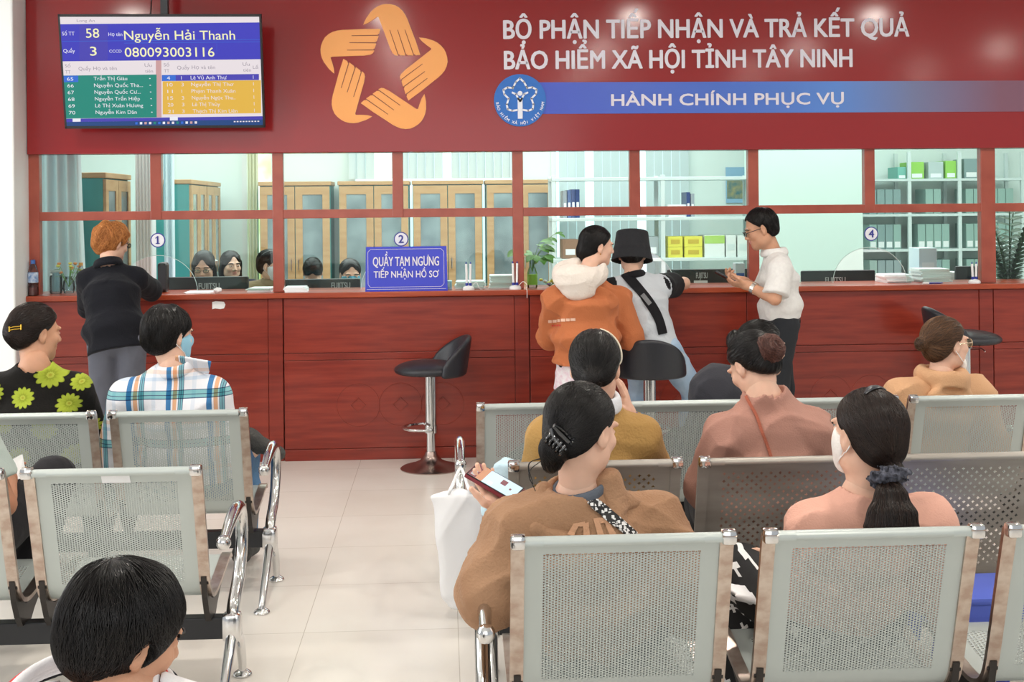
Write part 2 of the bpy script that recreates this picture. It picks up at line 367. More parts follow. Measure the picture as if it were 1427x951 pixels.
for (x, y), ch in zip(nx_, '1234'):
    c = P(x, y, YP+.024); s_ = 7.98/FOC; t = thing('number_sticker', 'white round sticker with a blue %s on the counter glass' % dict(zip('1234', ('one', 'two', 'three', 'four')))[ch], 'sticker', c, group='numbered window stickers')
    circ = [(math.cos(q), math.sin(q)) for q in np.linspace(0, 2*PI, 33)[:-1]]
    mb = MB(); mb.prism([(a*10.2*s_, b*10.2*s_) for a, b in circ], c, AX, AZ, .0015, 0); mb.prism([(a*8.7*s_, b*8.7*s_) for a, b in circ], c, AX, AZ, .003, 1); mb.build('disc', [NUMB, STICK], t, off=c)
    mb = MB(); letter(mb, ch, c+np.array([0, -.004, -5*s_]), AX, AZ, None, 10.5*s_, .03, center=True)
    if ch == '1': mb.prism([(-3.4*s_, 3.2*s_), (-3.0*s_, 2.2*s_), (0, 4.2*s_), (0, 5.5*s_)], c+A__(-.0045), AX, AZ, .001); mb.prism([(-2.8*s_, -5*s_), (2.8*s_, -5*s_), (2.8*s_, -3.9*s_), (-2.8*s_, -3.9*s_)], c+A__(-.0045), AX, AZ, .001)
    mb.build('numeral', NUMB, t, off=c)
# ------------------------------------------------------------------ counter
units = [-2.70, -1.04, .55, 2.08, 3.645, 5.2]
seen = ['at the far left behind the floral blouse', 'with three coin rings behind the empty bar stool', 'behind the woman in the orange hoodie', 'behind the man in the white shirt', 'at the right edge beside the potted plant']
for i in range(5):
    a, b = units[i], units[i+1]; o_ = ((a+b)/2, 8.1, 0)
    t = thing('counter_unit', 'red wooden counter front panel ' + seen[i], 'counter', o_)
    MB().box(a+.002, b-.002, YB+.012, 8.35, 0, 1.05).build('body', WOOD, t, off=o_)
    mb = MB(); sw = .095
    mb.box(b-sw, b-.003, YB-.004, YB+.014, .02, 1.05, bev=.003); mb.build('stile', WOOD, t, off=o_)
    MB().box(a+.004, b-sw-.002, YB, YB+.014, .695, 1.05, bev=.004).build('upper_panel', WOOD_P, t, off=o_)
    MB().box(a+.004, b-sw-.002, YB-.004, YB+.014, .65, .693, bev=.003).build('middle_rail', WOOD, t, off=o_)
    pn = MB().box(a+.004, b-sw-.002, YB, YB+.014, .075, .648, bev=.004).build('lower_panel', WOOD_P, t, off=o_)
    MB().box(a+.004, b-sw-.002, YB-.004, YB+.014, .0, .073, bev=.003).build('plinth_rail', WOOD, t, off=o_)
    if i < 4:
        cx = P(558, 564, YB)[0] if i == 1 else (a+b-sw)/2; cz = P(558, 564, YB)[2]; mb = MB(); R_ = .138
        for j in (-1, 0, 1):
            pts = [(cx+j*.272+R_*math.cos(q), YB+.001, cz+R_*math.sin(q)) for q in np.linspace(0, 2*PI, 41)]
            mb.tube(pts, .0035, 6, cap=False)
            d = .047; mb.tube([(cx+j*.272, YB-.001, cz+d), (cx+j*.272+d, YB-.001, cz), (cx+j*.272, YB-.001, cz-d), (cx+j*.272-d, YB-.001, cz), (cx+j*.272, YB-.001, cz+d)], .004, 6)
        mb.build('coin_ring_carving', WOOD_P, pn, off=o_)
ct = MB().box(-2.72, 5.2, YB-.035, 8.37, 1.052, 1.088, bev=.006).build('worktop', WOOD_EDGE, off=(0, 8.1, 1.052)); ct.location = (0, 8.1, 1.052)
props(ct, 'long orange-brown wooden ledge running along the top of the red counter', 'counter top')
ZC = 1.088
YD0, YD1 = 8.38, 9.15
DX0 = -2.32
dk = thing('staff_desk', 'pale inner desk top running behind the counter glass', 'desk', (0, 8.7, 0))
MB().box(DX0, 5.2, YD0, YD1, .72, .75, bev=.004).build('desk_top', mat('pale desk laminate', (214, 206, 190), .4), dk, off=(0, 8.7, 0))
for x in (-2.30, -1.05, .5, 2.05, 3.6, 5.15): MB().box(x, x+.03, YD0+.02, YD1-.02, 0, .72).build('desk_leg_panel', mat('pale desk laminate', (214, 206, 190)), dk, off=(0, 8.7, 0))
# ------------------------------------------------------------------ ceiling downlights of the hall
LAMP = mat('lit lamp disc', (255, 244, 226), .4, emit=60)
for yy in (6.0, 4.0, 2.0):
    for xx in (-2.45, -.45, 1.55, 3.55, 5.55):
        t = thing('ceiling_downlight', 'recessed round ceiling downlight over the waiting hall', 'lamp', (xx, yy, 3.2), group='hall downlights')
        MB().lathe((0, 0, -.012), [(.1, .03), (.1, 0), (.085, 0), (.08, .02)], 24).build('trim_ring', WHITE, t)
        MB().lathe((0, 0, -.004), [(.078, .01), (.078, 0)], 24).build('lamp_disc', LAMP, t)
        l = bpy.data.lights.new('downlight', 'AREA'); l.shape = 'DISK'; l.size = .16; l.energy = DOWN_W; l.color = (1, .95, .88)
        lo_ = bpy.data.objects.new('downlight', l); lo_.location = (xx, yy, 3.17); COL.objects.link(lo_)
# ------------------------------------------------------------------ television
TVY = 7.68
tl, tr_, brr, bl = P(80, 18, TVY-.065), P(363.5, 20.5, TVY-.065), P(369.5, 180, TVY+.065), P(91, 178, TVY+.065)
tc_ = (tl+tr_+brr+bl)/4; th = math.radians(10)
W_ = (np.linalg.norm(tr_-tl)+np.linalg.norm(brr-bl))/2; Hh = W_*.572
TA = np.array([1., 0, 0]); TB = np.array([0, -math.sin(th), math.cos(th)]); TN = np.cross(TA, TB)
tv = thing('wall_television', 'black flat television tilted down, showing a queue table, hung before the red board', 'television', tc_)
RT = np.stack([TA, -TN, TB], 1)
def tvbox(mb, u0, u1, v0, v1, d0, d1, m=0):          # u to the right, v up, d behind the screen face (m)
    return mb.obox(tc_ + TA*(u0+u1)/2 + TB*(v0+v1)/2 - TN*(d0+d1)/2, (u1-u0, d1-d0, v1-v0), RT, m)
mb = MB(); tvbox(mb, -W_/2, W_/2, -Hh/2, Hh/2, .004, .035); tvbox(mb, -W_/2+.2, W_/2-.2, -Hh/2+.06, Hh/2-.12, .035, .075); mb.build('housing', BLACK, tv, off=tc_)
mb = MB(); e_ = .012
tvbox(mb, -W_/2, W_/2, Hh/2-e_, Hh/2, -.002, .006); tvbox(mb, -W_/2, W_/2, -Hh/2, -Hh/2+e_*1.4, -.002, .006); tvbox(mb, -W_/2, -W_/2+e_, -Hh/2, Hh/2, -.002, .006); tvbox(mb, W_/2-e_, W_/2, -Hh/2, Hh/2, -.002, .006)
mb.build('bezel', BLACK, tv, off=tc_)
hp_ = P(229, 20, TVY+.06); mb = MB(); mb.box(hp_[0]-.022, hp_[0]+.022, hp_[1]-.01, hp_[1]+.035, hp_[2]-.35, 3.22); mb.obox(tc_-TN*.09, (.35, .03, .35), RT); mb.build('ceiling_mount', DARK, tv, off=tc_)
mb = MB(); mb.tube([P(212, 0, TVY+.1)+np.array([0, 0, .3]), P(211, 2, TVY+.1), P(210, 18, TVY+.05), P(210, 30, TVY+.08)], .004, 6); mb.build('cable', BLACK, tv, off=tc_)
sw_, sh_ = W_-2*e_, Hh-2.4*e_; S0 = tc_ - TA*sw_/2 + TB*(sh_/2-.002)
def suv(x, y):                                        # pixel of the enlarged crop -> fraction of the screen
    v = (y-66-(x-290)*.008)/(628-70); u = (x-(290+35*v))/(1007-19*v); return u, v
scr = MB(); sm = []
def smat(name, rgb, e=.95): q = mat(name, rgb, .3, emit=e, spec=.3); q.node_tree.nodes['Principled BSDF'].inputs['Base Color'].default_value = (.004, .004, .004, 1); sm.append(q); return len(sm)-1
s_blue, s_white, s_teal, s_yel, s_purple, s_lb, s_nav, s_txt, s_ylt, s_gr, s_pink = [smat('screen '+n_, c) for n_, c in (('blue', (62, 60, 190)), ('pale', (236, 226, 230)), ('teal', (26, 138, 122)), ('yellow', (232, 184, 72)), ('purple', (72, 66, 180)), ('light blue', (50, 110, 214)), ('navy', (28, 70, 130)), ('white', (240, 240, 248)), ('lemon', (250, 246, 190)), ('grey text', (160, 150, 162)), ('pink', (206, 160, 160)))]
def srect(x0, y0, x1, y1, m, d):
    a = [suv(x0, y0), suv(x1, y0), suv(x1, y1), suv(x0, y1)]
    scr.add([S0+TA*sw_*np.clip(u, 0, 1)-TB*sh_*np.clip(v, 0, 1)+TN*d for u, v in a], [(3, 2, 1, 0)], m)
def stext(body, x, y, w, cap, m, bold=.0):            # y is the base line
    u, v = suv(x, y); u2, _ = suv(x+w, y)
    letter(scr, body, S0+TA*sw_*u-TB*sh_*v, TA, TB, None if body == '1' else (u2-u)*sw_, cap/558*sh_, bold, lift=.0016, m=m)
srect(280, 60, 1330, 640, s_white, .0004); srect(290, 103, 1320, 290, s_blue, .0008)
srect(388, 110, 530, 288, s_purple, .001)
for a in ((300, 188, 1300, 189), (612, 200, 1300, 201), (1080, 205, 1081, 260)): srect(*a[:2], a[2], a[3]+1, s_lb, .0011)
stext('Long An', 375, 92, 90, 13, s_gr)
stext('Số TT', 302, 159, 62, 18, s_txt); stext('58', 422, 172, 66, 46, s_ylt, .006); stext('Họ tên', 534, 164, 70, 17, s_txt); stext('Nguyễn Hải Thanh', 614, 184, 560, 45, s_ylt, .006)
stext('Quầy', 308, 246, 58, 18, s_txt); stext('3', 443, 262, 32, 44, s_ylt, .012); stext('CCCD', 538, 248, 62, 14, s_txt); stext('080093003116', 617, 270, 452, 46, s_ylt, .006)
for x0, tt in ((312, ('Số', 'TT', 'Quầy', 'Họ và tên', 'Ưu', 'tiên')), (808, ('Số', 'TT', 'Quầy', 'Họ và tên', 'Ưu', 'tiên'))):
    stext(tt[0], x0+4, 321, 28, 16, s_gr); stext(tt[1], x0+6, 352, 26, 16, s_gr); stext(tt[2], x0+72, 337, 62, 18, s_gr); stext(tt[3], x0+146, 336, 118, 18, s_gr); stext(tt[4], x0+404, 322, 36, 16, s_gr); stext(tt[5], x0+406, 352, 40, 16, s_gr)
stext('Lầ', 1264, 338, 26, 16, s_gr)
srect(306, 362, 776, 582, s_teal, .0008); srect(308, 363, 382, 396, s_lb, .001); srect(772, 290, 800, 582, s_pink, .0007)
srect(802, 365, 1294, 396, s_purple, .0009); srect(804, 366, 872, 396, s_lb, .001); srect(806, 397, 1304, 567, s_yel, .0008)
for i, (n_, t_, w2) in enumerate((('65', 'Trần Thị Giàu', 168), ('66', 'Nguyễn Quốc Tha...', 245), ('67', 'Nguyễn Quốc Cư...', 232), ('68', 'Nguyễn Trần Hiệp', 226), ('69', 'Lê Thị Xuân Hương', 240), ('70', 'Nguyễn Kim Dân', 206))):
    y = 388+i*34.5; stext(n_, 326+i*2, y, 32, 17, s_txt); stext(t_, 460+i*2, y, w2, 18, s_txt); stext('•', 738+i*2, y, 8, 12, s_txt)
for i, (n_, q_, t_, w2) in enumerate((('4', '1', 'Lê Vũ Anh Thư', 182), ('10', '3', 'Nguyễn Thị Thơ', 215), ('11', '1', 'Phạm Thanh Xuân', 222), ('15', '3', 'Nguyễn Ngọc Thu..', 220), ('20', '3', 'Lê Thị Thủy', 140), ('21', '3', 'Thạch Thị Kim Liên', 226))):
    y = 389+i*34.3; mm = s_txt if i == 0 else s_white; stext(n_, 828+i, y, 16 if i == 0 else 28, 17, mm); stext(q_, 900+i, y, 12, 17, mm); stext(t_, 948+i*2, y, w2, 18, mm); stext('1', 1264+i, y, 10, 17, mm)
srect(320, 583, 1312, 600, s_purple, .0008); srect(354, 582, 394, 599, s_txt, .001); srect(842, 580, 882, 599, s_txt, .001); srect(318, 600, 1320, 640, s_nav, .0009)
for i in range(14): srect(668+i*23, 605, 680+i*23, 617, (s_lb, s_txt, s_pink, s_white, s_teal)[i % 5], .0012)
for i in range(9): srect(1165+i*15, 606, 1174+i*15, 612, s_white, .0012)
scr.build('screen', sm, tv, off=tc_)
# ================================================================== perforated steel benches
SHEET = mat('grey green painted steel', (184, 192, 189), .36, .25, bump=(30, .02))
STEEL = mat('brushed stainless steel', (170, 165, 158), .42, .55, var=((152, 146, 138), 3, (1, 1, 6)))
RAIL = mat('chrome rail with painted reflections', (200, 188, 178), .28, 1., var=((176, 156, 144), 26, (1, 1, 1.4)))  # brownish reflections mottled into the chrome colour
PROF0 = [(-.008, .800), (-.012, .808), (-.004, .818), (.006, .820), (.014, .812), (.026, .78), (.068, .64), (.103, .52), (.131, .43), (.155, .385), (.19, .36), (.25, .352), (.36, .368), (.46, .39), (.515, .398), (.538, .392), (.545, .375)]
def smooth_path(pts, n=8):
    p = np.array(pts, dtype=float); p = np.vstack([2*p[0]-p[1], p, 2*p[-1]-p[-2]]); out = []
    for i in range(1, len(p)-2):
        for t in np.linspace(0, 1, n, endpoint=False):
            a, b, c, d = p[i-1:i+3]; out.append(.5*(2*b+(c-a)*t+(2*a-5*b+4*c-d)*t*t+(3*b-3*c+d-a)*t**3))
    out.append(p[-2]); return np.array(out)
_pp = smooth_path(PROF0, 10); _ps = np.concatenate([[0], np.cumsum(np.linalg.norm(np.diff(_pp, axis=0), axis=1))])
def prof(s):
    y = np.interp(s, _ps, _pp[:, 0]); z = np.interp(s, _ps, _pp[:, 1]); e = 1e-3
    ty = np.interp(s+e, _ps, _pp[:, 0])-np.interp(s-e, _ps, _pp[:, 0]); tz = np.interp(s+e, _ps, _pp[:, 1])-np.interp(s-e, _ps, _pp[:, 1])
    l = np.hypot(ty, tz)+1e-9; return y, z, -tz/l, ty/l            # point and normal (front side)
def s_at_z(z): return float(_ps[np.argmin(np.abs(_pp[:, 1]-z) + (_pp[:, 0] > .17)*9 + (_pp[:, 0] < 0)*9)])
def s_at_y(y): return float(_ps[np.argmin(np.abs(_pp[:, 0]-y) + (_pp[:, 1] > .42)*9)])
HW, FX, TH = .244, .196, .0016
def sheet(plus):
    V = []; FQ = []; FN = []; n = 0
    def put(x, s, layer):
        y, z, ny, nz = prof(s); d = layer*TH
        return np.stack([x+0*y, y+ny*d, z+nz*d], -1).reshape(-1, 3)
    def grid(x0, x1, nx, s0, s1, ns):
        nonlocal n
        X, S = np.meshgrid(np.linspace(x0, x1, nx+1), np.linspace(s0, s1, ns+1))
        for lay in (0, 1):
            V.append(put(X.ravel(), S.ravel(), lay)); i = np.arange(ns)[:, None]*(nx+1)+np.arange(nx)[None]
            q = np.stack([i, i+1, i+nx+2, i+nx+1], -1).reshape(-1, 4)+n; FQ.append(q if lay else q[:, ::-1]); n += len(V[-1])
    def holes(s0, s1, a, b, r):
        nonlocal n
        nc = int(round(2*FX/a)); a = 2*FX/nc; nr = int(round((s1-s0)/b)); b = (s1-s0)/nr; cx = []; cs = []
        for c in range(nc):
            for k in range(nr):
                cx.append(-FX+(c+.5)*a); cs.append(s0+(k+.5)*b+(b/2 if c % 2 and not plus else 0))
        cx = np.array(cx); cs = np.minimum(np.array(cs), s1-b*.5+1e-6 if plus else s1)
        if not plus:
            ang = np.arange(8)*PI/4+PI/8*0
            ox = np.array([1, 1, 0, -1, -1, -1, 0, 1])*a/2; os_ = np.array([0, 1, 1, 1, 0, -1, -1, -1])*b/2
            hx, hs = r*np.cos(ang), r*np.sin(ang)
            tx = np.concatenate([ox, hx]); ts = np.concatenate([os_, hs])
            X = cx[:, None]+tx; S = cs[:, None]+ts; m = len(cx)
            for lay in (0, 1): V.append(put(X.ravel(), S.ravel(), lay))
            base = n+np.arange(m)[:, None]*16; j = np.arange(8); j2 = (j+1) % 8
            q0 = np.stack([base+j, base+j2, base+8+j2, base+8+j], -1).reshape(-1, 4)
            o1 = m*16
            FQ.append(q0[:, ::-1]); FQ.append(q0+o1)
            FQ.append(np.stack([base+8+j, base+8+j2, base+8+j2+o1, base+8+j+o1], -1).reshape(-1, 4)); n += 2*m*16
        else:
            w_, L_ = r*.34, r; k = 0
            pl = [(L_, w_), (w_, w_), (w_, L_)]
            for c in range(len(cx)):
                col = c//nr; row = c % nr; hole = (col+row) % 2 == 0
                if not hole:
                    pts = [(a/2, b/2), (-a/2, b/2), (-a/2, -b/2), (a/2, -b/2)]
                    X = np.array([cx[c]+q[0] for q in pts]); S = np.array([cs[c]+q[1] for q in pts])
                    for lay in (0, 1):
                        V.append(put(X, S, lay)); f = [n+i for i in range(4)]; FN.append(f[::-1] if lay == 0 else f); n += 4
                    continue
                for sx, sy in ((1, 1), (-1, 1), (-1, -1), (1, -1)):
                    pts = [(L_, 0), (a/2, 0), (a/2, b/2), (0, b/2), (0, L_), (w_, L_), (w_, w_), (L_, w_)]
                    if sx*sy < 0: pts = pts[::-1]
                    X = np.array([cx[c]+q[0]*sx for q in pts]); S = np.array([cs[c]+q[1]*sy for q in pts])
                    for lay in (0, 1):
                        V.append(put(X, S, lay)); f = [n+i for i in range(len(pts))]; FN.append(f[::-1] if lay == 0 else f); n += len(pts)
    sA, sB, sC, sD, sE = s_at_z(.768), s_at_z(.425), s_at_y(.24), s_at_y(.47), float(_ps[-1])
    grid(-HW, -FX, 2, 0, sE, 90); grid(FX, HW, 2, 0, sE, 90)
    grid(-FX, FX, 1, 0, sA, 26); grid(-FX, FX, 1, sB, sC, 14); grid(-FX, FX, 1, sD, sE, 14)
    if plus: holes(sA, sB, .0151, .0134, .0056); holes(sC, sD, .0151, .0134, .0056)
    else: holes(sA, sB, .0079, .0075, .0024); holes(sC, sD, .0118, .0112, .003)
    v = np.concatenate(V); q = np.concatenate(FQ)
    return v, (q if not FN else [list(f) for f in q]+FN)
def seat_set(parent_maker, plus):
    v, f = sheet(plus); return v, f
_sheets = {}
def rail_mb(sx):
    mb = MB(); ss = np.concatenate([np.linspace(0.012, _ps[-1]-.01, 46)]); x0, x1 = sx*(HW-.003), sx*(HW+.031)
    y, z, ny, nz = prof(ss); k = len(ss); v = []
    for i in range(k):
        for x, d in ((x0, -.006), (x1, -.006), (x1, .008), (x0, .008)): v.append((x, y[i]+ny[i]*d, z[i]+nz[i]*d))
    fs = [(i*4+j, i*4+(j+1) % 4, i*4+4+(j+1) % 4, i*4+4+j) for i in range(k-1) for j in range(4)]+[(3, 2, 1, 0), tuple(range(4*k-4, 4*k))]
    return mb.add(v, fs)
def cap_mb(sx):
    a, b = sorted((sx*(HW-.004), sx*(HW+.033))); return MB().box(a, b, -.016, .018, .792, .828, bev=.008)
def bracket_mb(sx):
    pts = [(.118, .44), (.14, .44), (.165, .365), (.23, .338), (.34, .352), (.42, .38), (.40, .35), (.31, .30), (.275, .272), (.195, .272), (.165, .31), (.135, .37)]
    x = sx*(HW+.012); mb = MB(); mb.prism(pts, (x-.009, 0, 0), (0, 1, 0), (0, 0, 1), .018)
    mb.tube([(x-.014, .135, .42), (x+.014, .135, .42)], .009, 10); return mb
_seat_proto = {}
def make_seat(kind):
    if kind not in _sheets: _sheets[kind] = sheet(kind == 'plus')
    v, f = _sheets[kind]; m = STEEL if kind == 'plus' else SHEET
    s = mesh_np('seat_shell', v, f, m, None, None, True)
    for sx in (-1, 1):
        rail_mb(sx).build('side_rail', STEEL if kind == 'plus' else RAIL, s, True); cap_mb(sx).build('end_cap', CHROME, s, True)
        b_ = bracket_mb(sx).build('bracket', mat('dark bronze bracket', (52, 48, 46), .4, .5), s)
    return s
_leg_proto = None
def make_leg():
    path = smooth_path([(.10, .555), (.22, .590), (.34, .604), (.415, .582), (.445, .52), (.43, .44), (.365, .355), (.27, .30), (.238, .25), (.236, .19)], 6)
    mb = MB(); rs = [.018+.008*min(1, i/10) for i in range(len(path))]
    mb.tube([(0, y, z) for y, z in path], rs, 14, up=(1, 0, 0), sy=.85)
    mb.lathe((0, .10, .555), [(.002, -.024), (.016, -.02), (.0235, -.008), (.0235, .008), (.016, .02), (.002, .024)], 14)
    for pp in ([(.236, .215), (.17, .165), (.09, .10), (.015, .035), (.0, .012)], [(.236, .215), (.32, .185), (.39, .13), (.428, .06), (.435, .012)]):
        q = smooth_path(pp, 5); mb.tube([(0, y, z) for y, z in q], [.026-.010*i/(len(q)-1) for i in range(len(q))], 12, up=(1, 0, 0), sy=.8)
    mb.box(-.03, .03, .205, .268, .195, .285, bev=.012)
    l = mb.build('arm_and_leg', CHROME, None, True)
    for y in (0., .435): MB().lathe((0, y, 0), [(.014, .022), (.03, .012), (.033, .006), (.03, .0)], 18).build('foot_glide', CHROME, l, True)
    return l
def bench(label, xs, Y, ends, kind):
    global _leg_proto
    cx = sum(xs)/len(xs); t = thing('waiting_bench', label, 'bench', (cx, Y, 0), group='perforated steel waiting benches')
    for x in xs:
        if kind not in _seat_proto: _seat_proto[kind] = s = make_seat(kind); s.parent = t
        else: s = copy_tree(_seat_proto[kind], t)
        s.location = (x-cx, 0, 0)
    MB().box(min(ends)-cx+.02, max(ends)-cx-.02, .212, .262, .205, .276, bev=.004).build('beam', mat('black steel beam', (38, 39, 42), .35, .3), t)
    for x in ends:
        if _leg_proto is None: _leg_proto = l = make_leg(); l.parent = t
        else: l = copy_tree(_leg_proto, t)
        l.location = (x-cx, 0, 0)
    return t
bench('grey perforated bench before the counter, holding the floral blouse woman and the plaid shirt boy', [-1.07, -1.67, -2.27], 4.95, (-.745, -2.6), 'hole')
bench('grey perforated bench on the left with a paper label on its empty end seat', [-1.04, -1.645, -2.25], 3.86, (-.715, -2.57), 'hole')
bench('grey perforated bench cut by the bottom edge, seating the brown hoodie and pink shirt women', [.43, 1.05, 1.66, 2.27], 2.95, (.095, 2.6), 'hole')
bench('stainless bench pierced by plus shaped holes, second row on the right', [.47, 1.075, 1.675, 2.275], 3.82, (.145, 2.6), 'plus')
bench('grey perforated bench with the white bag on its end, seating the tan hoodie woman', [.40, 1.0, 1.6, 2.2], 4.97, (.06, 2.53), 'hole')
bench('bench under the boy in the striped collar, below the picture', [-.47, -1.07], 1.5, (-.15, -1.4), 'hole')
# ================================================================== figure toolkit: smooth unions meshed by surface nets
A_ = lambda *p: np.array(p, dtype=float)
class Field:
    def __init__(s, lo, hi, h):
        s.lo = np.array(lo, dtype=float); s.h = h; s.n = np.maximum(4, np.ceil((np.array(hi)-s.lo)/h).astype(int)+1)
        s.ax = [s.lo[i]+h*np.arange(s.n[i]) for i in range(3)]
        s.Fv = np.full(tuple(s.n), 1., np.float32); s.Mt = np.zeros(tuple(s.n), np.int8)
    def sl(s, lo, hi):
        a = np.clip(np.floor((np.array(lo)-s.lo)/s.h).astype(int), 0, s.n); b = np.clip(np.ceil((np.array(hi)-s.lo)/s.h).astype(int)+1, 0, s.n)
        return tuple(slice(i, j) for i, j in zip(a, b))
    def pts(s, q): return (s.ax[0][q[0]][:, None, None], s.ax[1][q[1]][None, :, None], s.ax[2][q[2]][None, None, :])
    def add(s, prim, k=.02, m=None):
        fn, lo, hi = prim; mg = k+2.5*s.h; q = s.sl(np.array(lo)-mg, np.array(hi)+mg)
        if any(c.stop <= c.start for c in q): return s
        d = fn(*s.pts(q)).astype(np.float32); f = s.Fv[q]
        if m is not None: s.Mt[q] = np.where(d < f, m, s.Mt[q])
        h = np.clip(.5+.5*(f-d)/k, 0, 1); s.Fv[q] = f*(1-h)+d*h-k*h*(1-h); return s
    def sub(s, prim, k=.01):
        fn, lo, hi = prim; mg = k+2.5*s.h; q = s.sl(np.array(lo)-mg, np.array(hi)+mg)
        if any(c.stop <= c.start for c in q): return s
        d = -fn(*s.pts(q)).astype(np.float32); f = s.Fv[q]; h = np.clip(.5-.5*(f-d)/k, 0, 1); s.Fv[q] = f*(1-h)+d*h+k*h*(1-h); return s
    def cut(s, p, nrm, k=.008):
        """removes what lies on the side the normal points to"""
        nrm = np.array(nrm, dtype=float); nrm = nrm/np.linalg.norm(nrm); q = tuple(slice(0, a) for a in s.n); x, y, z = s.pts(q)
        d = ((x-p[0])*nrm[0]+(y-p[1])*nrm[1]+(z-p[2])*nrm[2]).astype(np.float32); f = s.Fv; h = np.clip(.5-.5*(f-d)/k, 0, 1); s.Fv = f*(1-h)+d*h+k*h*(1-h); return s
    def folds(s, amp, wl=.09, seed=0, dirs=None):
        r = np.random.default_rng(seed); x, y, z = s.pts(tuple(slice(0, a) for a in s.n)); t = 0
        for i in range(3):
            d = r.normal(size=3) if dirs is None else np.array(dirs[i % len(dirs)])+.35*r.normal(size=3)
            d = d/np.linalg.norm(d)*2*PI/(wl*(.8+.7*r.random())); e = r.normal(size=3)*9; ph = r.random(3)*6
            wq = 1.3*np.sin(e[0]*x+e[1]*y+e[2]*z+ph[0])+.8*np.sin(e[1]*2*x-e[2]*2*y+e[0]*2*z+ph[1])
            t = t+np.abs(np.sin(.5*(d[0]*x+d[1]*y+d[2]*z)+wq+ph[2]))**.7*(.6+.4*np.sin(e[2]*x+e[0]*y+e[1]*z))
        s.Fv = s.Fv+(1.7*amp*(t/1.6-.6)).astype(np.float32)*np.clip(1-np.abs(s.Fv)/.06, 0, 1); return s
    def rough(s, amp, sc, seed=0):
        r = np.random.default_rng(seed); x, y, z = s.pts(tuple(slice(0, a) for a in s.n)); t = 0
        for i in range(4):
            e = r.normal(size=3)*sc; ph = r.random()*6; t = t+np.sin(e[0]*x+e[1]*y+e[2]*z+ph)
        s.Fv = s.Fv+(amp*t/2).astype(np.float32)*np.clip(1-np.abs(s.Fv)/.05, 0, 1); return s
    def val(s, p):
        g = (p-s.lo)/s.h; g = np.clip(g, 0, np.array(s.n)-1.001); i = g.astype(int); f = g-i; r = 0
        for dx in (0, 1):
            for dy in (0, 1):
                for dz in (0, 1):
                    w_ = (f[:, 0] if dx else 1-f[:, 0])*(f[:, 1] if dy else 1-f[:, 1])*(f[:, 2] if dz else 1-f[:, 2])
                    r = r+w_*s.Fv[i[:, 0]+dx, i[:, 1]+dy, i[:, 2]+dz]
        return r
    def grad(s, p):
        e = s.h; g = np.stack([s.val(p+np.eye(3)[i]*e)-s.val(p-np.eye(3)[i]*e) for i in range(3)], -1)
        return g/(np.linalg.norm(g, axis=1, keepdims=True)+1e-9)
    def snap(s, p, off=0., it=6):
        p = np.array(p, dtype=float)
        for _ in range(it): p = p-s.grad(p)*np.clip(s.val(p)-off, -.03, .03)[:, None]
        return p
    def mesh(s):
        F = s.Fv; neg = F < 0; n = s.n
        c = [neg[dx:n[0]-1+dx, dy:n[1]-1+dy, dz:n[2]-1+dz] for dx in (0, 1) for dy in (0, 1) for dz in (0, 1)]
        cnt = sum(q.astype(np.int8) for q in c); act = (cnt > 0) & (cnt < 8); idx = np.full(act.shape, -1, np.int64); I = np.argwhere(act); idx[act] = np.arange(len(I))
        if not len(I): return np.zeros((0, 3)), np.zeros((0, 4), int), np.zeros(0, int)
        acc = np.zeros((len(I), 3)); num = np.zeros(len(I))
        co_ = [(dx, dy, dz) for dx in (0, 1) for dy in (0, 1) for dz in (0, 1)]
        for a in range(8):
            for b in range(a+1, 8):
                A, B = np.array(co_[a]), np.array(co_[b])
                if np.abs(A-B).sum() != 1: continue
                fa = F[I[:, 0]+A[0], I[:, 1]+A[1], I[:, 2]+A[2]]; fb = F[I[:, 0]+B[0], I[:, 1]+B[1], I[:, 2]+B[2]]; cr = (fa < 0) != (fb < 0)
                t = np.where(cr, fa/np.where(fa == fb, 1, fa-fb), 0); acc += np.where(cr[:, None], A+(B-A)*t[:, None], 0); num += cr
        V = s.lo+(I+acc/num[:, None])*s.h; Q = []; MI = []
        for ax in range(3):
            a = [slice(None)]*3; b = [slice(None)]*3; a[ax] = slice(0, -1); b[ax] = slice(1, None)
            E = np.argwhere(neg[tuple(a)] != neg[tuple(b)]); o1, o2 = [(1, 2), (2, 0), (0, 1)][ax]
            ok = (E[:, o1] > 0) & (E[:, o2] > 0) & (E[:, o1] < n[o1]-1) & (E[:, o2] < n[o2]-1); E = E[ok]
            if not len(E): continue
            def cell(d1, d2):
                g = E.copy(); g[:, o1] -= d1; g[:, o2] -= d2; return idx[g[:, 0], g[:, 1], g[:, 2]]
            q = np.stack([cell(1, 1), cell(0, 1), cell(0, 0), cell(1, 0)], -1); fl = ~neg[E[:, 0], E[:, 1], E[:, 2]]; q[fl] = q[fl][:, ::-1]
            Q.append(q); MI.append(s.Mt[E[:, 0], E[:, 1], E[:, 2]])
        Q = np.concatenate(Q); MI = np.concatenate(MI); g = (Q >= 0).all(1); return V, Q[g], MI[g]
def bb(pts, r):
    p = np.array(pts); return p.min(0)-r, p.max(0)+r
def rc(a, b, ra, rb=None):
    a = np.array(a, dtype=float); b = np.array(b, dtype=float); rb = ra if rb is None else rb; ba = b-a; bl = ba@ba+1e-12
    def fn(x, y, z):
        px, py, pz = x-a[0], y-a[1], z-a[2]; t = np.clip((px*ba[0]+py*ba[1]+pz*ba[2])/bl, 0, 1)
        return np.sqrt((px-t*ba[0])**2+(py-t*ba[1])**2+(pz-t*ba[2])**2)-(ra+(rb-ra)*t)
    return (fn,)+bb([a, b], max(ra, rb))
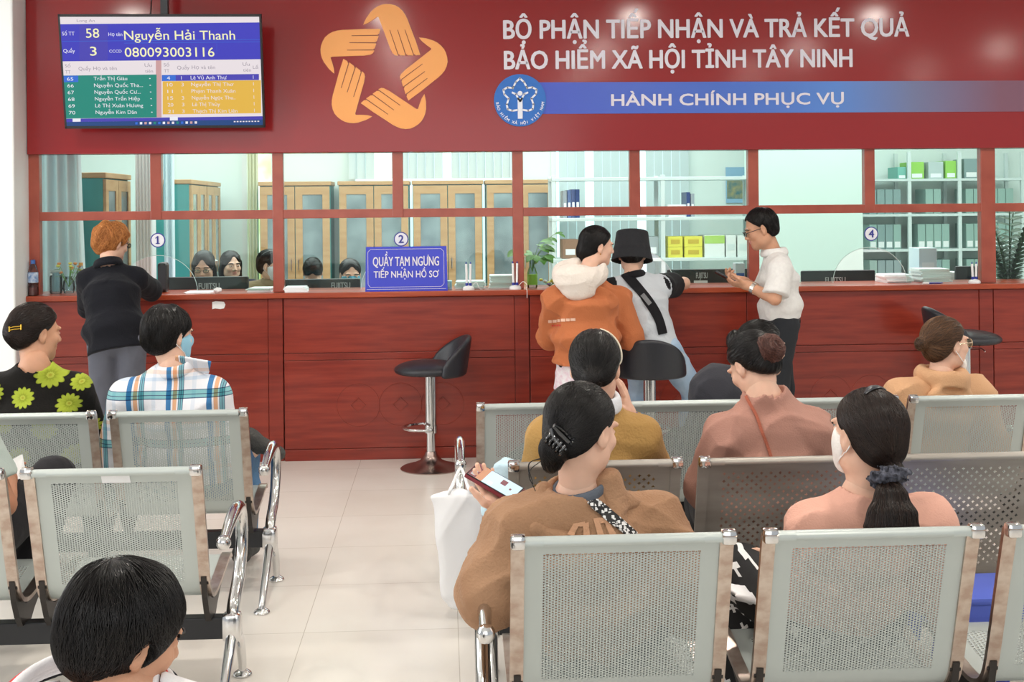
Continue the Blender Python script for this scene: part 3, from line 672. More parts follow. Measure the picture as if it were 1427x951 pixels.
def frus(a, b, ra, rb, rd=.004):
    """cone frustum with flat ends"""
    a = np.array(a, dtype=float); b = np.array(b, dtype=float); ba = b-a; L_ = np.linalg.norm(ba); u = ba/L_
    def fn(x, y, z):
        px, py, pz = x-a[0], y-a[1], z-a[2]; t = px*u[0]+py*u[1]+pz*u[2]; tc = np.clip(t/L_, 0, 1)
        q = np.sqrt(np.maximum(px*px+py*py+pz*pz-t*t, 0))-(ra+(rb-ra)*tc); e = np.maximum(-t, t-L_)
        return np.where((q > 0) & (e > 0), np.hypot(np.maximum(q, 0), np.maximum(e, 0)), np.maximum(q, e))-rd
    return (fn,)+bb([a, b], max(ra, rb)+rd)
def ell(c, r, R=None):
    c = np.array(c, dtype=float); r = np.array(r, dtype=float); R = np.eye(3) if R is None else R
    def fn(x, y, z):
        x, y, z = x-c[0], y-c[1], z-c[2]; q = [(x*R[0, i]+y*R[1, i]+z*R[2, i]) for i in range(3)]
        k0 = np.sqrt((q[0]/r[0])**2+(q[1]/r[1])**2+(q[2]/r[2])**2)+1e-9; k1 = np.sqrt((q[0]/r[0]**2)**2+(q[1]/r[1]**2)**2+(q[2]/r[2]**2)**2)+1e-9
        return k0*(k0-1)/k1
    return (fn,)+bb([c], max(r))
def rbox(c, hs, R=None, rd=.01):
    c = np.array(c, dtype=float); R = np.eye(3) if R is None else R
    def fn(x, y, z):
        x, y, z = x-c[0], y-c[1], z-c[2]; q = [np.abs(x*R[0, i]+y*R[1, i]+z*R[2, i])-hs[i]+rd for i in range(3)]
        return np.sqrt(sum(np.maximum(k, 0)**2 for k in q))+np.minimum(np.maximum(q[0], np.maximum(q[1], q[2])), 0)-rd
    return (fn,)+bb([c], float(np.linalg.norm(hs)))
def ring(c, R, ra, rb, r, rz=None):
    """elliptic torus around the local z of R"""
    c = np.array(c, dtype=float); rz = r if rz is None else rz
    def fn(x, y, z):
        x, y, z = x-c[0], y-c[1], z-c[2]; q = [(x*R[0, i]+y*R[1, i]+z*R[2, i]) for i in range(3)]
        k = np.sqrt((q[0]/ra)**2+(q[1]/rb)**2)+1e-6; e = (k-1)*np.sqrt(q[0]**2+q[1]**2)/k
        return (np.sqrt((e/r)**2+(q[2]/rz)**2)-1)*min(r, rz)
    return (fn,)+bb([c], max(ra, rb)+max(r, rz))
def esw(a, b, wa, wb, da, db, wx, cap=.04):
    """elliptic limb segment from a to b: half widths along wx, half depths across it"""
    a = np.array(a, dtype=float); b = np.array(b, dtype=float); ba = b-a; L_ = np.linalg.norm(ba); u = ba/L_
    w_ = np.array(wx, dtype=float); w_ = w_-u*(w_@u); w_ /= np.linalg.norm(w_); v_ = np.cross(u, w_)
    def fn(x, y, z):
        px, py, pz = x-a[0], y-a[1], z-a[2]; t0 = px*u[0]+py*u[1]+pz*u[2]; t = np.clip(t0/L_, 0, 1); c = t0-t*L_
        p = px*w_[0]+py*w_[1]+pz*w_[2]; q = px*v_[0]+py*v_[1]+pz*v_[2]; W, D = wa+(wb-wa)*t, da+(db-da)*t
        k0 = np.sqrt((p/W)**2+(q/D)**2+(c/cap)**2)+1e-9; k1 = np.sqrt((p/W**2)**2+(q/D**2)**2+(c/cap**2)**2)+1e-9; return k0*(k0-1)/k1
    return (fn,)+bb([a, b], max(wa, wb, da, db, cap))
def merge(parts):
    V, Q, M_ = [], [], []; n = 0
    for v, q, m in parts:
        V.append(v); Q.append(q+n); M_.append(m); n += len(v)
    return np.concatenate(V), np.concatenate(Q), np.concatenate(M_)
def rot(yaw, pitch=0., roll=0.):
    """columns right, forward, up; yaw turns to the right (degrees), pitch lifts the face, roll tips the head to its right"""
    y, p, r = (math.radians(q) for q in (yaw, pitch, roll))
    f = A_(math.sin(y)*math.cos(p), math.cos(y)*math.cos(p), math.sin(p)); rt = A_(math.cos(y), -math.sin(y), 0); up = np.cross(rt, f)
    rt2 = rt*math.cos(r)-up*math.sin(r); up2 = up*math.cos(r)+rt*math.sin(r); return np.stack([rt2, f, up2], 1)
# ------------------------------------------------------------------ materials of people
def skin_mat(name, rgb):
    m = mat(name, rgb, .5, spec=.35, bump=(220, .06), var=(tuple(min(255, int(c*.93)) for c in rgb), 9)); b = m.node_tree.nodes['Principled BSDF']
    b.inputs['Subsurface Weight'].default_value = .12; b.inputs['Subsurface Radius'].default_value = (.012, .005, .003); b.inputs['Subsurface Scale'].default_value = .6; return m
SK_A = skin_mat('light skin', (232, 188, 164)); SK_B = skin_mat('tan skin', (208, 156, 126)); SK_C = skin_mat('brown skin', (186, 130, 100))
LIP = mat('lips', (200, 138, 124), .4); EYEW = mat('eye white', (236, 232, 228), .25); IRIS = mat('dark iris', (34, 22, 18), .15)
def hair_mat(name, rgb, rgb2, rough=.42):
    m = mat(name, rgb, rough, spec=.35); nt = m.node_tree; b = nt.nodes['Principled BSDF']
    at = nt.nodes.new('ShaderNodeAttribute'); at.attribute_name = 'strand'; mx = nt.nodes.new('ShaderNodeMix'); mx.data_type = 'RGBA'
    mx.inputs[6].default_value = lin(rgb); mx.inputs[7].default_value = lin(rgb2); nt.links.new(at.outputs['Fac'], mx.inputs[0]); nt.links.new(mx.outputs[2], b.inputs['Base Color']); return m
H_BLACK = hair_mat('black hair', (13, 11, 11), (30, 26, 25), .34); H_BROWN = hair_mat('dark brown hair', (20, 15, 13), (50, 34, 27), .36); H_GINGER = hair_mat('ginger hair', (150, 88, 40), (214, 146, 84), .5); H_LIGHT = hair_mat('streaked brown hair', (44, 30, 22), (124, 88, 60))
def cloth(name, rgb, sc=160, st=.25, var=None, rough=.85, sheen=.06):
    new = name not in _mats; m = mat(name, rgb, rough, spec=.15, bump=(sc, st), var=var, sheen=sheen)
    if new: wrinkle(m)
    return m
def wrinkle(m, st=.55):
    nt = m.node_tree; L = nt.links; b = nt.nodes['Principled BSDF']; old = b.inputs['Normal'].links[0].from_socket if b.inputs['Normal'].links else None
    tc = nt.nodes.new('ShaderNodeTexCoord'); n = nt.nodes.new('ShaderNodeTexNoise'); n.inputs['Scale'].default_value = 7; n.inputs['Detail'].default_value = 3; n.inputs['Distortion'].default_value = 1.6; n.noise_type = 'RIDGED_MULTIFRACTAL'
    bp = nt.nodes.new('ShaderNodeBump'); bp.inputs['Strength'].default_value = st; bp.inputs['Distance'].default_value = .012
    L.new(tc.outputs['Object'], n.inputs['Vector']); L.new(n.outputs['Fac'], bp.inputs['Height'])
    if old: L.new(old, bp.inputs['Normal'])
    L.new(bp.outputs[0], b.inputs['Normal'])
# ------------------------------------------------------------------ hand
def hand_prims(wr, fwd, nrm, side, s, curl, thumb=.5):
    """wrist, pointing direction, palm normal, side = +1 when the thumb lies along fwd x nrm"""
    f = np.array(fwd, dtype=float); f /= np.linalg.norm(f); n = np.array(nrm, dtype=float); n = n-f*(n@f); n /= np.linalg.norm(n); t = np.cross(f, n)*side
    wr = np.array(wr, dtype=float); R = np.stack([t, f, n], 1); pr = []
    pr.append((rc(wr-f*.02*s, wr+f*.02*s, .026*s, .026*s), .02))
    pr.append((ell(wr+f*.05*s, (.040*s, .052*s, .0155*s), R), .014))
    pr.append((ell(wr+f*.035*s+t*.022*s+n*.006*s, (.018*s, .032*s, .015*s), R), .012))
    for i, (o, L_) in enumerate(((.028, .074), (.0095, .083), (-.0095, .077), (-.027, .06))):
        p = wr+f*(.093-.004*abs(i-1.2))*s+t*o*s; a = 0; d0 = f+t*o*2.2; d0 /= np.linalg.norm(d0); c = curl[i] if isinstance(curl, (list, tuple)) else curl
        r0 = (.0092, .0095, .009, .008)[i]*s
        for fr, k in ((.46, .9), (.3, 1.15), (.24, .8)):
            a += c*k*1.25; d = d0*math.cos(a)+n*math.sin(a); q = p+d*L_*fr*s; pr.append((rc(p, q, r0, r0*.9), .005)); p = q; r0 *= .9
    p = wr+f*.028*s+t*.03*s; d = f*.62+t*.72+n*.25; d /= np.linalg.norm(d); q = p+d*.04*s; pr.append((rc(p, q, .0125*s, .011*s), .008))
    d2 = f*.85+t*(.35-.6*thumb)+n*(.25+.4*thumb); d2 /= np.linalg.norm(d2); q2 = q+d2*.034*s; pr.append((rc(q, q2, .0108*s, .0096*s), .005)); q3 = q2+d2*.022*s; pr.append((rc(q2, q3, .0096*s, .008*s), .004))
    return pr
# ------------------------------------------------------------------ head
def head_field(hc, R, s, neck, h=.0045, ears=True):
    H = lambda x, y, z: np.array(hc)+R @ (A_(x, y, z)*s)
    F = Field(np.minimum(np.array(hc)-.16*s, np.array(neck)-.07), np.maximum(np.array(hc)+.16*s, np.array(neck)+.07), h)
    E = lambda c, r, k=.02, m=None: F.add(ell(H(*c), A_(*r)*s, R), k*s, m)
    E((0, -.014, .032), (.074, .092, .082)); E((0, .028, -.03), (.060, .062, .078), .03); E((0, .050, -.085), (.036, .036, .030), .03); E((0, .068, -.098), (.018, .016, .016), .02)
    for q in (-1, 1): E((q*.046, .012, -.062), (.02, .038, .03), .03); E((q*.036, .062, -.022), (.026, .022, .022), .02); E((q*.030, .080, .024), (.026, .010, .009), .014)
    for q in (-1, 1): F.sub(ell(H(q*.031, .099, .004), A_(.019, .014, .010)*s, R), .010*s)
    for q in (-1, 1): E((q*.031, .0805, .003), (.0145, .009, .0085), .004)
    F.add(rc(H(0, .086, .008), H(0, .103, -.026), .0075*s, .0115*s), .012*s)
    for q in (-1, 1): E((q*.0115, .094, -.031), (.0085, .010, .0075), .006)
    E((0, .086, -.052), (.020, .010, .006), .006, 1); E((0, .085, -.063), (.018, .010, .007), .005, 1); F.sub(ell(H(0, .099, -.0575), A_(.022, .006, .0014)*s, R), .003*s)
    if ears:
        for q in (-1, 1):
            ER = R @ np.array(Matrix.Rotation(q*-.35, 3, 'Z'))
            F.add(ell(H(q*.0755, -.004, -.004), A_(.0095, .019, .032)*s, ER), .006*s); F.sub(ell(H(q*.088, .001, .0), A_(.008, .010, .019)*s, ER), .006*s); F.add(ell(H(q*.073, .004, -.03), A_(.007, .009, .010)*s, R), .006*s)
    F.add(rc(H(0, -.020, -.05), np.array(neck), .046*s, .052*s), .03*s)
    return F, H
# ------------------------------------------------------------------ hair
def strands(F, n, steps, step, flow, r=.0009, seed=0, keep=None, lift=.0012, jit=.25):
    rg = np.random.default_rng(seed); V, Q, _ = F.mesh()
    if keep is not None: V = V[keep(V)]
    if not len(V): return np.zeros((0, 3)), np.zeros((0, 4), int), np.zeros(0)
    p = V[rg.integers(0, len(V), n)]+rg.normal(size=(n, 3))*F.h*.5; jt = rg.normal(size=(n, 3))*jit; P_ = []; N_ = []
    off = lift*(.2+rg.random(n)*1.2)
    for i in range(steps):
        g = F.grad(p); p = p-g*np.clip(F.val(p)-off, -.02, .02)[:, None]; P_.append(p.copy()); N_.append(g)
        d = flow(p); d = d/(np.linalg.norm(d, axis=1, keepdims=True)+1e-9)+jt; d = d-g*(d*g).sum(1, keepdims=True); l_ = np.linalg.norm(d, axis=1, keepdims=True); p = p+step*d/(l_+1e-6)*np.clip(l_*3, 0, 1)
    P_ = np.array(P_); N_ = np.array(N_); T = np.gradient(P_, axis=0); T /= np.linalg.norm(T, axis=2, keepdims=True)+1e-9; B = np.cross(T, N_)
    tap = np.sin(np.linspace(.25, PI*.93, steps))[:, None, None]*r
    a, b, c = P_+N_*tap, P_-N_*tap*.5+B*tap, P_-N_*tap*.5-B*tap
    V3 = np.stack([a, b, c], 2).transpose(1, 0, 2, 3).reshape(-1, 3)       # strand, step, 3
    i = (np.arange(n)[:, None]*steps+np.arange(steps-1)[None])[..., None]*3; j = np.arange(3); j2 = (j+1) % 3
    Q3 = np.stack([i+j, i+j2, i+3+j2, i+3+j], -1).reshape(-1, 4); return V3, Q3, np.repeat(rg.random(n), steps*3)
def hair_object(F, st, m, parent, off, name='hair'):
    v, q, _ = F.mesh(); col = [np.full(len(v), .12)]; V = [v]; Q = [q]; n = len(v)
    for sv, sq, sc in st:
        if not len(sv): continue
        V.append(sv); Q.append(sq+n); col.append(sc); n += len(sv)
    o = mesh_np(name, np.concatenate(V), np.concatenate(Q), m, parent, None, True, off)
    at = o.data.attributes.new('strand', 'FLOAT', 'POINT'); at.data.foreach_set('value', np.concatenate(col).astype(np.float32)); return o
def hair_base(hc, R, s, H, h=.005, grow=.010, plane=((0, .083, .082), (.0, .72, -.70)), nape=-.072, ears=True, ext=(.0, .0, .0), extra=(), arch=False):
    lo = np.array(hc)-.17*s-np.array(ext); hi = np.array(hc)+.17*s+np.array(ext); F = Field(lo, hi, h); g = grow
    F.add(ell(H(0, -.016, .034), A_(.075+g, .094+g, .083+g)*s, R), .02*s); F.add(ell(H(0, -.052, -.024), A_(.063+g*.6, .052+g*.6, .056)*s, R), .025*s)
    F.cut(H(*plane[0]), R @ A_(*plane[1]), .012*s)
    F.cut(H(0, 0, nape), R @ A_(0, .25, -1), .012*s)
    if ears:
        for q in (-1, 1): F.sub(ell(H(q*.088, .008, -.014), A_(.022, .026, .036)*s, R), .010*s)
    if arch == 'v': F.sub(frus(H(0, .105, -.07), H(0, .078, .098), .070*s, .010*s), .012*s)
    elif arch: F.sub(ell(H(0, .100, .026), A_(.060, .05, .082)*s, R), .012*s)
    for pr, k in extra: F.add(pr, k)
    return F
def unit(v): v = np.array(v, dtype=float); return v/(np.linalg.norm(v)+1e-9)
class Fig: pass
def person(label, hc, yaw, pitch, roll, hs, neck, pel, sh, el, wr, kn, an, skin, top, bottom, hands=None, toe=None, bs=1., chest=None, group=None, hand_h=.0036, footwear=True, base=None, hip=None, head_h=.0045):
    """all joints are world points; left, right pairs"""
    f = Fig(); A = lambda q: [np.array(k, dtype=float) for k in q]
    hc, neck, pel = A((hc, neck, pel)); sh, el, wr, kn, an = A(sh), A(el), A(wr), A(kn), A(an)
    base = np.array([pel[0], pel[1], 0.]) if base is None else np.array(base)
    f.root = root = thing('person', label, 'person', base, 0, group); f.off = base; f.hc = hc; f.s = hs; f.R = R = rot(yaw, pitch, roll)
    sx = unit(sh[1]-sh[0]); hx = unit(hip[1]-hip[0]) if hip is not None else unit(unit(kn[1]-kn[0])*A_(1, 1, .2)*.4+sx*A_(1, 1, 0)); up = unit(neck-pel); fwd = unit(np.cross(up, sx))
    if hip is None: hip = [pel-hx*.085*bs-up*.01, pel+hx*.085*bs-up*.01]
    hip = A(hip)
    chest = pel+(neck-pel)*.62-fwd*.018 if chest is None else np.array(chest); waist = pel*.55+chest*.45-fwd*.0
    f.sh, f.el, f.wr, f.neck, f.pel, f.chest, f.fwd, f.sx, f.up = sh, el, wr, neck, pel, chest, fwd, sx, up
    mid = (sh[0]+sh[1])/2; shw = np.linalg.norm(sh[1]-sh[0])/2
    def trunk(F, i, hipd=.0, k=.04, low=True):
        if low: F.add(esw(pel-up*hipd, waist, (.158+i)*bs, (.125+i*1.25)*bs, (.112+i)*bs, (.088+i*1.2)*bs, hx*.5+sx*.5, .05), k)
        F.add(esw(waist, chest, (.125+i*1.25)*bs, (.142+i)*bs, (.088+i*1.2)*bs, (.105+i)*bs, sx, .05), k)
        F.add(esw(chest, mid*.8+neck*.2, (.142+i)*bs, (shw*.74+i*.6), (.105+i)*bs, (.060+i*.8)*bs, sx, .05), k)
        for q in (0, 1):
            F.add(rc(sh[q], mid, .044*bs+i*.75, .062*bs+i*.8), k); F.add(rc(sh[q]*.85+mid*.15, neck*.9+mid*.1, .042*bs+i*.7, .046*bs+i*.5), k)
    pts = [hc, neck, pel, chest]+sh+el+wr+hip+kn+an
    lo, hi = np.min(pts, 0), np.max(pts, 0)
    B = Field(lo-.16, hi+.16, .0105); trunk(B, -.006); B.add(rc(neck-up*.03, neck+unit(hc-neck)*.02, .052*hs, .047*hs), .03)
    for q in (0, 1):
        B.add(rc(sh[q], el[q], .046*bs, .038*bs), .025); B.add(rc(el[q], wr[q], .038*bs, .026*hs), .015); B.add(rc(el[q]*.7+wr[q]*.3, wr[q], .036*bs, .0245*hs), .01)
        B.add(rc(hip[q], kn[q], .078*bs, .052*bs), .03); B.add(rc(kn[q], an[q], .05*bs, .034*bs), .02); B.add(rc(kn[q]*.72+an[q]*.28-fwd*.01, an[q], .05*bs, .032*bs), .02)
    td = [unit(((kn[q]-hip[q])*A_(1, 1, 0)) + fwd*A_(1, 1, 0)*.15) if toe is None else unit(toe[q]) for q in (0, 1)]
    for q in (0, 1):
        dn = unit(an[q]-kn[q]); dn = unit(dn-td[q]*(dn@td[q])); hl = an[q]+dn*.045-td[q]*.035; B.add(rc(an[q], hl, .034*bs, .03), .02); B.add(rc(hl, an[q]+dn*.052+td[q]*.10, .028, .026), .02)
    bp_ = [B.mesh()]
    HF, H = head_field(hc, R, hs, neck-up*.01, head_h); f.H = H; bp_.append(HF.mesh()); f.HF = HF
    for q, hd in enumerate(hands or (None, None)):
        if hd is None: d = unit(wr[q]-el[q]); hd = dict(f=d, n=unit(np.cross(d, A_(0, 0, 1)+.2*fwd)*(1 if q else -1)), curl=.35)
        hf = Field(wr[q]-.2, wr[q]+.2, hd.get('h', hand_h)); hf.add(rc(wr[q]+unit(el[q]-wr[q])*.05, wr[q], .0275*hs, .0255*hs), .01)
        for pr, k in hand_prims(wr[q], hd['f'], hd['n'], -1 if q == 0 else 1, hs*.95, hd['curl'], hd.get('thumb', .5)): hf.add(pr, k)
        bp_.append(hf.mesh())
    v, q_, mi = merge(bp_); f.body = mesh_np('body', v, q_, [skin, LIP], root, mi, True, base)
    # eyes and brows
    for q in (-1, 1):
        ev = MB(); c = H(q*.031, .0835, .0035); bm = bmesh.new(); bmesh.ops.create_uvsphere(bm, u_segments=12, v_segments=8, radius=1); bm.verts.index_update()
        vv = np.array([w_.co[:] for w_ in bm.verts]); ff = [[w_.index for w_ in p.verts] for p in bm.faces]; bm.free()
        ev.add(c+(vv*A_(.0115, .0075, .0042)*hs) @ R.T, ff, 0); ev.add(H(q*.031, .0865, .0035)+(vv*A_(.0048, .0056, .0043)*hs) @ R.T, ff, 1); ev.build('eye', [EYEW, IRIS], root, True, base)
    # ---------------- top
    T = top; i = T.get('inf', .018); h = T.get('h', .008); CF = Field(lo-.2, hi+.2, h); trunk(CF, i, T.get('low', .02))
    b_ = T.get('bulge', 0)
    if b_: CF.add(ell(waist+up*T.get('bz', -.02), (.150*bs+i+b_, .11*bs+i+b_, .085), np.stack([sx, fwd, up], 1)), .05)
    sl = T.get('sleeve', 'long'); sr = T.get('sr', 1.); m2 = T.get('sleeve_mi')
    for q in (0, 1):
        if sl == 'long':
            CF.add(rc(sh[q], el[q], (.054*bs+i*.6)*sr, (.047*bs+i*.6)*sr), .035, m2); w2 = wr[q]+unit(el[q]-wr[q])*T.get('cuff', .02); CF.add(frus(el[q], w2, (.045*bs+i*.6)*sr, .034*sr*bs+T.get('cr', .004), .006), .03, m2)
            CF.add(ell(el[q], np.full(3, (.046*bs+i*.6)*sr)), .02, m2)
        elif sl == 'short':
            e2 = sh[q]+(el[q]-sh[q])*T.get('sleeve_len', .72); CF.add(frus(sh[q], e2, (.054*bs+i*.6)*sr, (.056*bs+i*.7)*sr, .005), .03, m2); CF.add(ell(sh[q], np.full(3, .056*bs+i*.6)), .02, m2)
    for pr, k in T.get('extra', ()): CF.add(pr, k)
    if T.get('folds', .006): CF.folds(T.get('folds', .006), T.get('wl', .11), T.get('seed', 3), T.get('dirs'))
    hz = T.get('hem', -.10); CF.cut(pel+up*hz, -up, .006)
    nk = T.get('neck', .068); CF.sub(rc(neck+up*T.get('nz', .015), neck+up*.14, nk, nk), .006); CF.cut(neck+up*T.get('nc', .030), up, .006)
    for pr, k in T.get('minus', ()): CF.sub(pr, k)
    v, q_, mi = CF.mesh(); f.top = mesh_np(T.get('name', 'shirt'), v, q_, T['mat'], root, np.minimum(mi, (len(T['mat'])-1) if isinstance(T['mat'], list) else 0), True, base); f.CF = CF
    # ---------------- trousers
    Bt = bottom; j = Bt.get('inf', .014); PF = Field(np.min([pel]+hip+kn+an, 0)-.2, np.max([pel]+hip+kn+an, 0)+.2, .009)
    PF.add(esw(pel-up*.03, pel+up*.07, (.152+j)*bs, (.135+j)*bs, (.108+j)*bs, (.095+j)*bs, hx, .05), .03)
    for q in (0, 1):
        PF.add(rc(hip[q], kn[q], (.084+j)*bs, (.060+j)*bs), .03); PF.add(rc(kn[q], kn[q]+(an[q]-kn[q])*.4, (.058+j)*bs, (.054+j*1.1)*bs), .03); PF.add(frus(kn[q]+(an[q]-kn[q])*.35, kn[q]+(an[q]-kn[q])*Bt.get('len', .97), (.052+j*1.1)*bs, Bt.get('ar', .048)+j*.8, .005), .03)
    PF.folds(.005, .12, 5); v, q_, mi = PF.mesh(); f.bot = mesh_np('trousers', v, q_, Bt['mat'], root, None, True, base)
    if footwear:
        for q in (0, 1):
            dn = unit(an[q]-kn[q]); dn = unit(dn-td[q]*(dn@td[q])); SF = Field(an[q]-.24, an[q]+.24, .006); c = an[q]+dn*.052
            SF.add(rc(c-td[q]*.05-dn*.008, c+td[q]*.11+dn*.006, .037, .034), .02); SF.add(rc(an[q]-dn*.0, c-td[q]*.035, .040, .036), .03); SF.cut(c+dn*.034, dn, .004); SF.cut(an[q]-dn*.008, -dn, .004)
            v, q_, mi = SF.mesh(); mesh_np('shoe', v, q_, Bt.get('shoe', BLACK), root, None, True, base)
    return f
def hits(F, px, n=500):
    """where the sight lines through photograph points first meet a figure's clothes"""
    out = []; y0, y1 = F.lo[1]+F.h*2, F.lo[1]+F.h*(F.n[1]-3)
    for x, y in px:
        Y = np.linspace(y0, y1, n); d = _ray(x, y); p = _C+d[None]*(Y/d[1])[:, None]
        ok = ((p > F.lo+F.h*2) & (p < F.lo+F.h*(F.n-3))).all(1); v = np.where(ok, F.val(p), 1.); i = np.argmax(v < 0)
        if v[i] >= 0: continue
        t = v[i-1]/(v[i-1]-v[i]) if i and v[i-1] > 0 else 0; out.append(p[i-1]+(p[i]-p[i-1])*t)
    return np.array(out)
def lerp_px(px, n=6):
    px = np.array(px, dtype=float); return smooth_path(np.c_[px, np.zeros(len(px))], n)[:, :2]
def soften(p, k=3):
    p = p.copy()
    for _ in range(k): p[1:-1] = p[1:-1]*.5+(p[:-2]+p[2:])*.25
    return p
def strap(f, px, wd, name, m, th=.003, F=None, parent=None, lift=.002):
    """a flat band laid over the clothes along photograph points"""
    F = F or f.CF; p = soften(hits(F, lerp_px(px))); N = soften(F.grad(p)); N /= np.linalg.norm(N, axis=1, keepdims=True); p = p+N*lift; T = np.gradient(p, axis=0); T /= np.linalg.norm(T, axis=1, keepdims=True)+1e-9; B = np.cross(T, N); mb = MB(); v = []
    for i in range(len(p)):
        for b_, n_ in ((-1, 0), (1, 0), (1, 1), (-1, 1)): v.append(p[i]+B[i]*b_*wd/2+N[i]*(n_*th))
    k = len(p); mb.add(v, [(i*4+j, i*4+(j+1) % 4, i*4+4+(j+1) % 4, i*4+4+j) for i in range(k-1) for j in range(4)]+[(3, 2, 1, 0), tuple(range(4*k-4, 4*k))])
    return mb.build(name, m, parent or f.root, True, f.off)
def patch(mb, F, quad, n=3, lift=.003, m=0):
    """a printed patch over the clothes, its four corners photograph points in order"""
    q = np.array(quad, dtype=float); g = [(q[0]*(1-i/n)+q[1]*i/n)*(1-j/n)+(q[3]*(1-i/n)+q[2]*i/n)*j/n for j in range(n+1) for i in range(n+1)]; p = hits(F, g)
    if len(p) == (n+1)**2: p = p+F.grad(p)*lift; mb.add(p, [(j*(n+1)+i, j*(n+1)+i+1, (j+1)*(n+1)+i+1, (j+1)*(n+1)+i) for j in range(n) for i in range(n)], m)
def collar(f, r=.064, hgt=.04, th=.009, m=None, tilt=8, name='collar', c=None, up_=None):
    up_ = f.up if up_ is None else unit(up_); Rr = np.stack([f.sx, unit(np.cross(up_, f.sx)), up_], 1); c = f.neck+up_*.012 if c is None else np.array(c)
    F = Field(c-.16, c+.16, .005)
    for t in np.linspace(-.5, .5, 5): F.add(ring(c+up_*hgt*t, Rr, r+.010*(.5-t), r+.006+.010*(.5-t), th, .012), .01)
    v, q, mi = F.mesh(); return mesh_np(name, v, q, m, f.root, None, True, f.off)
def brows(f, m):
    for q in (-1, 1):
        p = [f.H(q*.014, .0915, .0225), f.H(q*.032, .0915, .0275), f.H(q*.048, .079, .023)]; MB().tube(f.HF.snap(smooth_path(p, 5), .0005), .0032, 6).build('eyebrow', m, f.root, True, f.off)
def mesh_part(F, name, m, f, mi=False):
    v, q, k = F.mesh(); return mesh_np(name, v, q, m, f.root, k if mi else None, True, f.off)
def spectacles(f, m, lens_m=None, round_=False, wide=.0):
    H = f.H; mb = MB()
    for q in (-1, 1):
        c = A_(q*.032, .106, .002); mb.tube([H(*(c+A_(.021*math.cos(t), -.004*abs(math.cos(t))*(1 if math.cos(t)*q > 0 else 0), (.0185 if round_ else .0145)*math.sin(t)))) for t in np.linspace(0, 2*PI, 25)], .0019*f.s, 6)
        mb.tube([H(q*.052, .101, .006), H(q*.074, .085, .008), H(q*.0785, .03, .008), H(q*.0775, -.008, .004)], .0022*f.s, 6)
    mb.tube([H(-.011, .107, .005), H(0, .109, .007), H(.011, .107, .005)], .0014*f.s, 6); o = mb.build('spectacles', m, f.root, True, f.off)
    for q in (-1, 1):
        MB().add([H(q*.032+.020*math.cos(t), .105, .002+(.0175 if round_ else .0135)*math.sin(t)) for t in np.linspace(0, 2*PI, 17)[:-1]]+[H(q*.032+.020*math.cos(t), .1065, .002+(.0175 if round_ else .0135)*math.sin(t)) for t in np.linspace(0, 2*PI, 17)[:-1]], [tuple(range(16)), tuple(range(16, 32))[::-1]]+[(i, (i+1) % 16, 16+(i+1) % 16, 16+i) for i in range(16)]).build('lens', GLASS, o, off=f.off)
def face_mask(f, m, down=0.):
    H = f.H; s = f.s; F = Field(f.hc-.17*s, f.hc+.17*s, .0045)
    F.add(ell(H(0, .028, -.03), A_(.075, .073, .085)*s, f.R), .02); F.add(ell(H(0, .055, -.085), A_(.046, .043, .036)*s, f.R), .03); F.add(ell(H(0, .100, -.024), A_(.019, .025, .026)*s, f.R), .025)
    F.cut(H(0, .05, .002), f.R @ A_(0, -.30, 1), .004); F.cut(H(0, .004, 0), f.R @ A_(0, -1, -.30), .004); F.cut(H(0, .05, -.112), f.R @ A_(0, 0, -1), .006); o = mesh_part(F, 'face_mask', m, f)
    for q in (-1, 1):
        for z0, z1 in ((-.014, .022), (-.085, -.030)):
            MB().tube(f.HF.snap(smooth_path([H(q*.060, .045, z0), H(q*.072, .02, (z0+z1)/2), H(q*.078, -.012, z1), H(q*.080, -.022, (z1-.004)/2-.002)], 4), .002), .0016, 5).build('ear_loop', WHITE, o, True, f.off)
def bun_flow(target, H):
    T = H(*target); return lambda p: T-p
def short_flow(H, R, crown=(0, -.05, .11), down=.35):
    c = H(*crown); dz = -R[:, 2]*down
    return lambda p: unit_rows(p-c)+dz
def unit_rows(a): return a/(np.linalg.norm(a, axis=1, keepdims=True)+1e-9)
# ================================================================== the people
def updo(f, m, bun=(0, -.115, .0), br=(.03, .03, .03), n=900, h=.0055, grow=.008, target=None, extra=(), seed=1, r=.0010, plane=((0, .083, .082), (.0, .72, -.70)), nape=-.072, name='hair', flow=None, steps=9, jit=.16, rough=.0, ext=.03, lift=.0012, ears=True, arch=False):
    H, s, R = f.H, f.s, f.R; ex = list(extra)
    if bun is not None: ex.append((ell(H(*bun), A_(*br)*s, R), .014))
    F = hair_base(f.hc, R, s, H, h, grow, plane, nape, ears, arch=arch, extra=ex, ext=(ext,)*3)
    if rough: F.rough(rough, 90, seed)
    t = target or bun; fl = flow or bun_flow(t, H); st = [strands(F, n, steps, .014*s, fl, r, seed, lift=lift, jit=jit)]
    f.hair = hair_object(F, st, m, f.root, f.off, name); f.HR = F; return F
CL = cloth
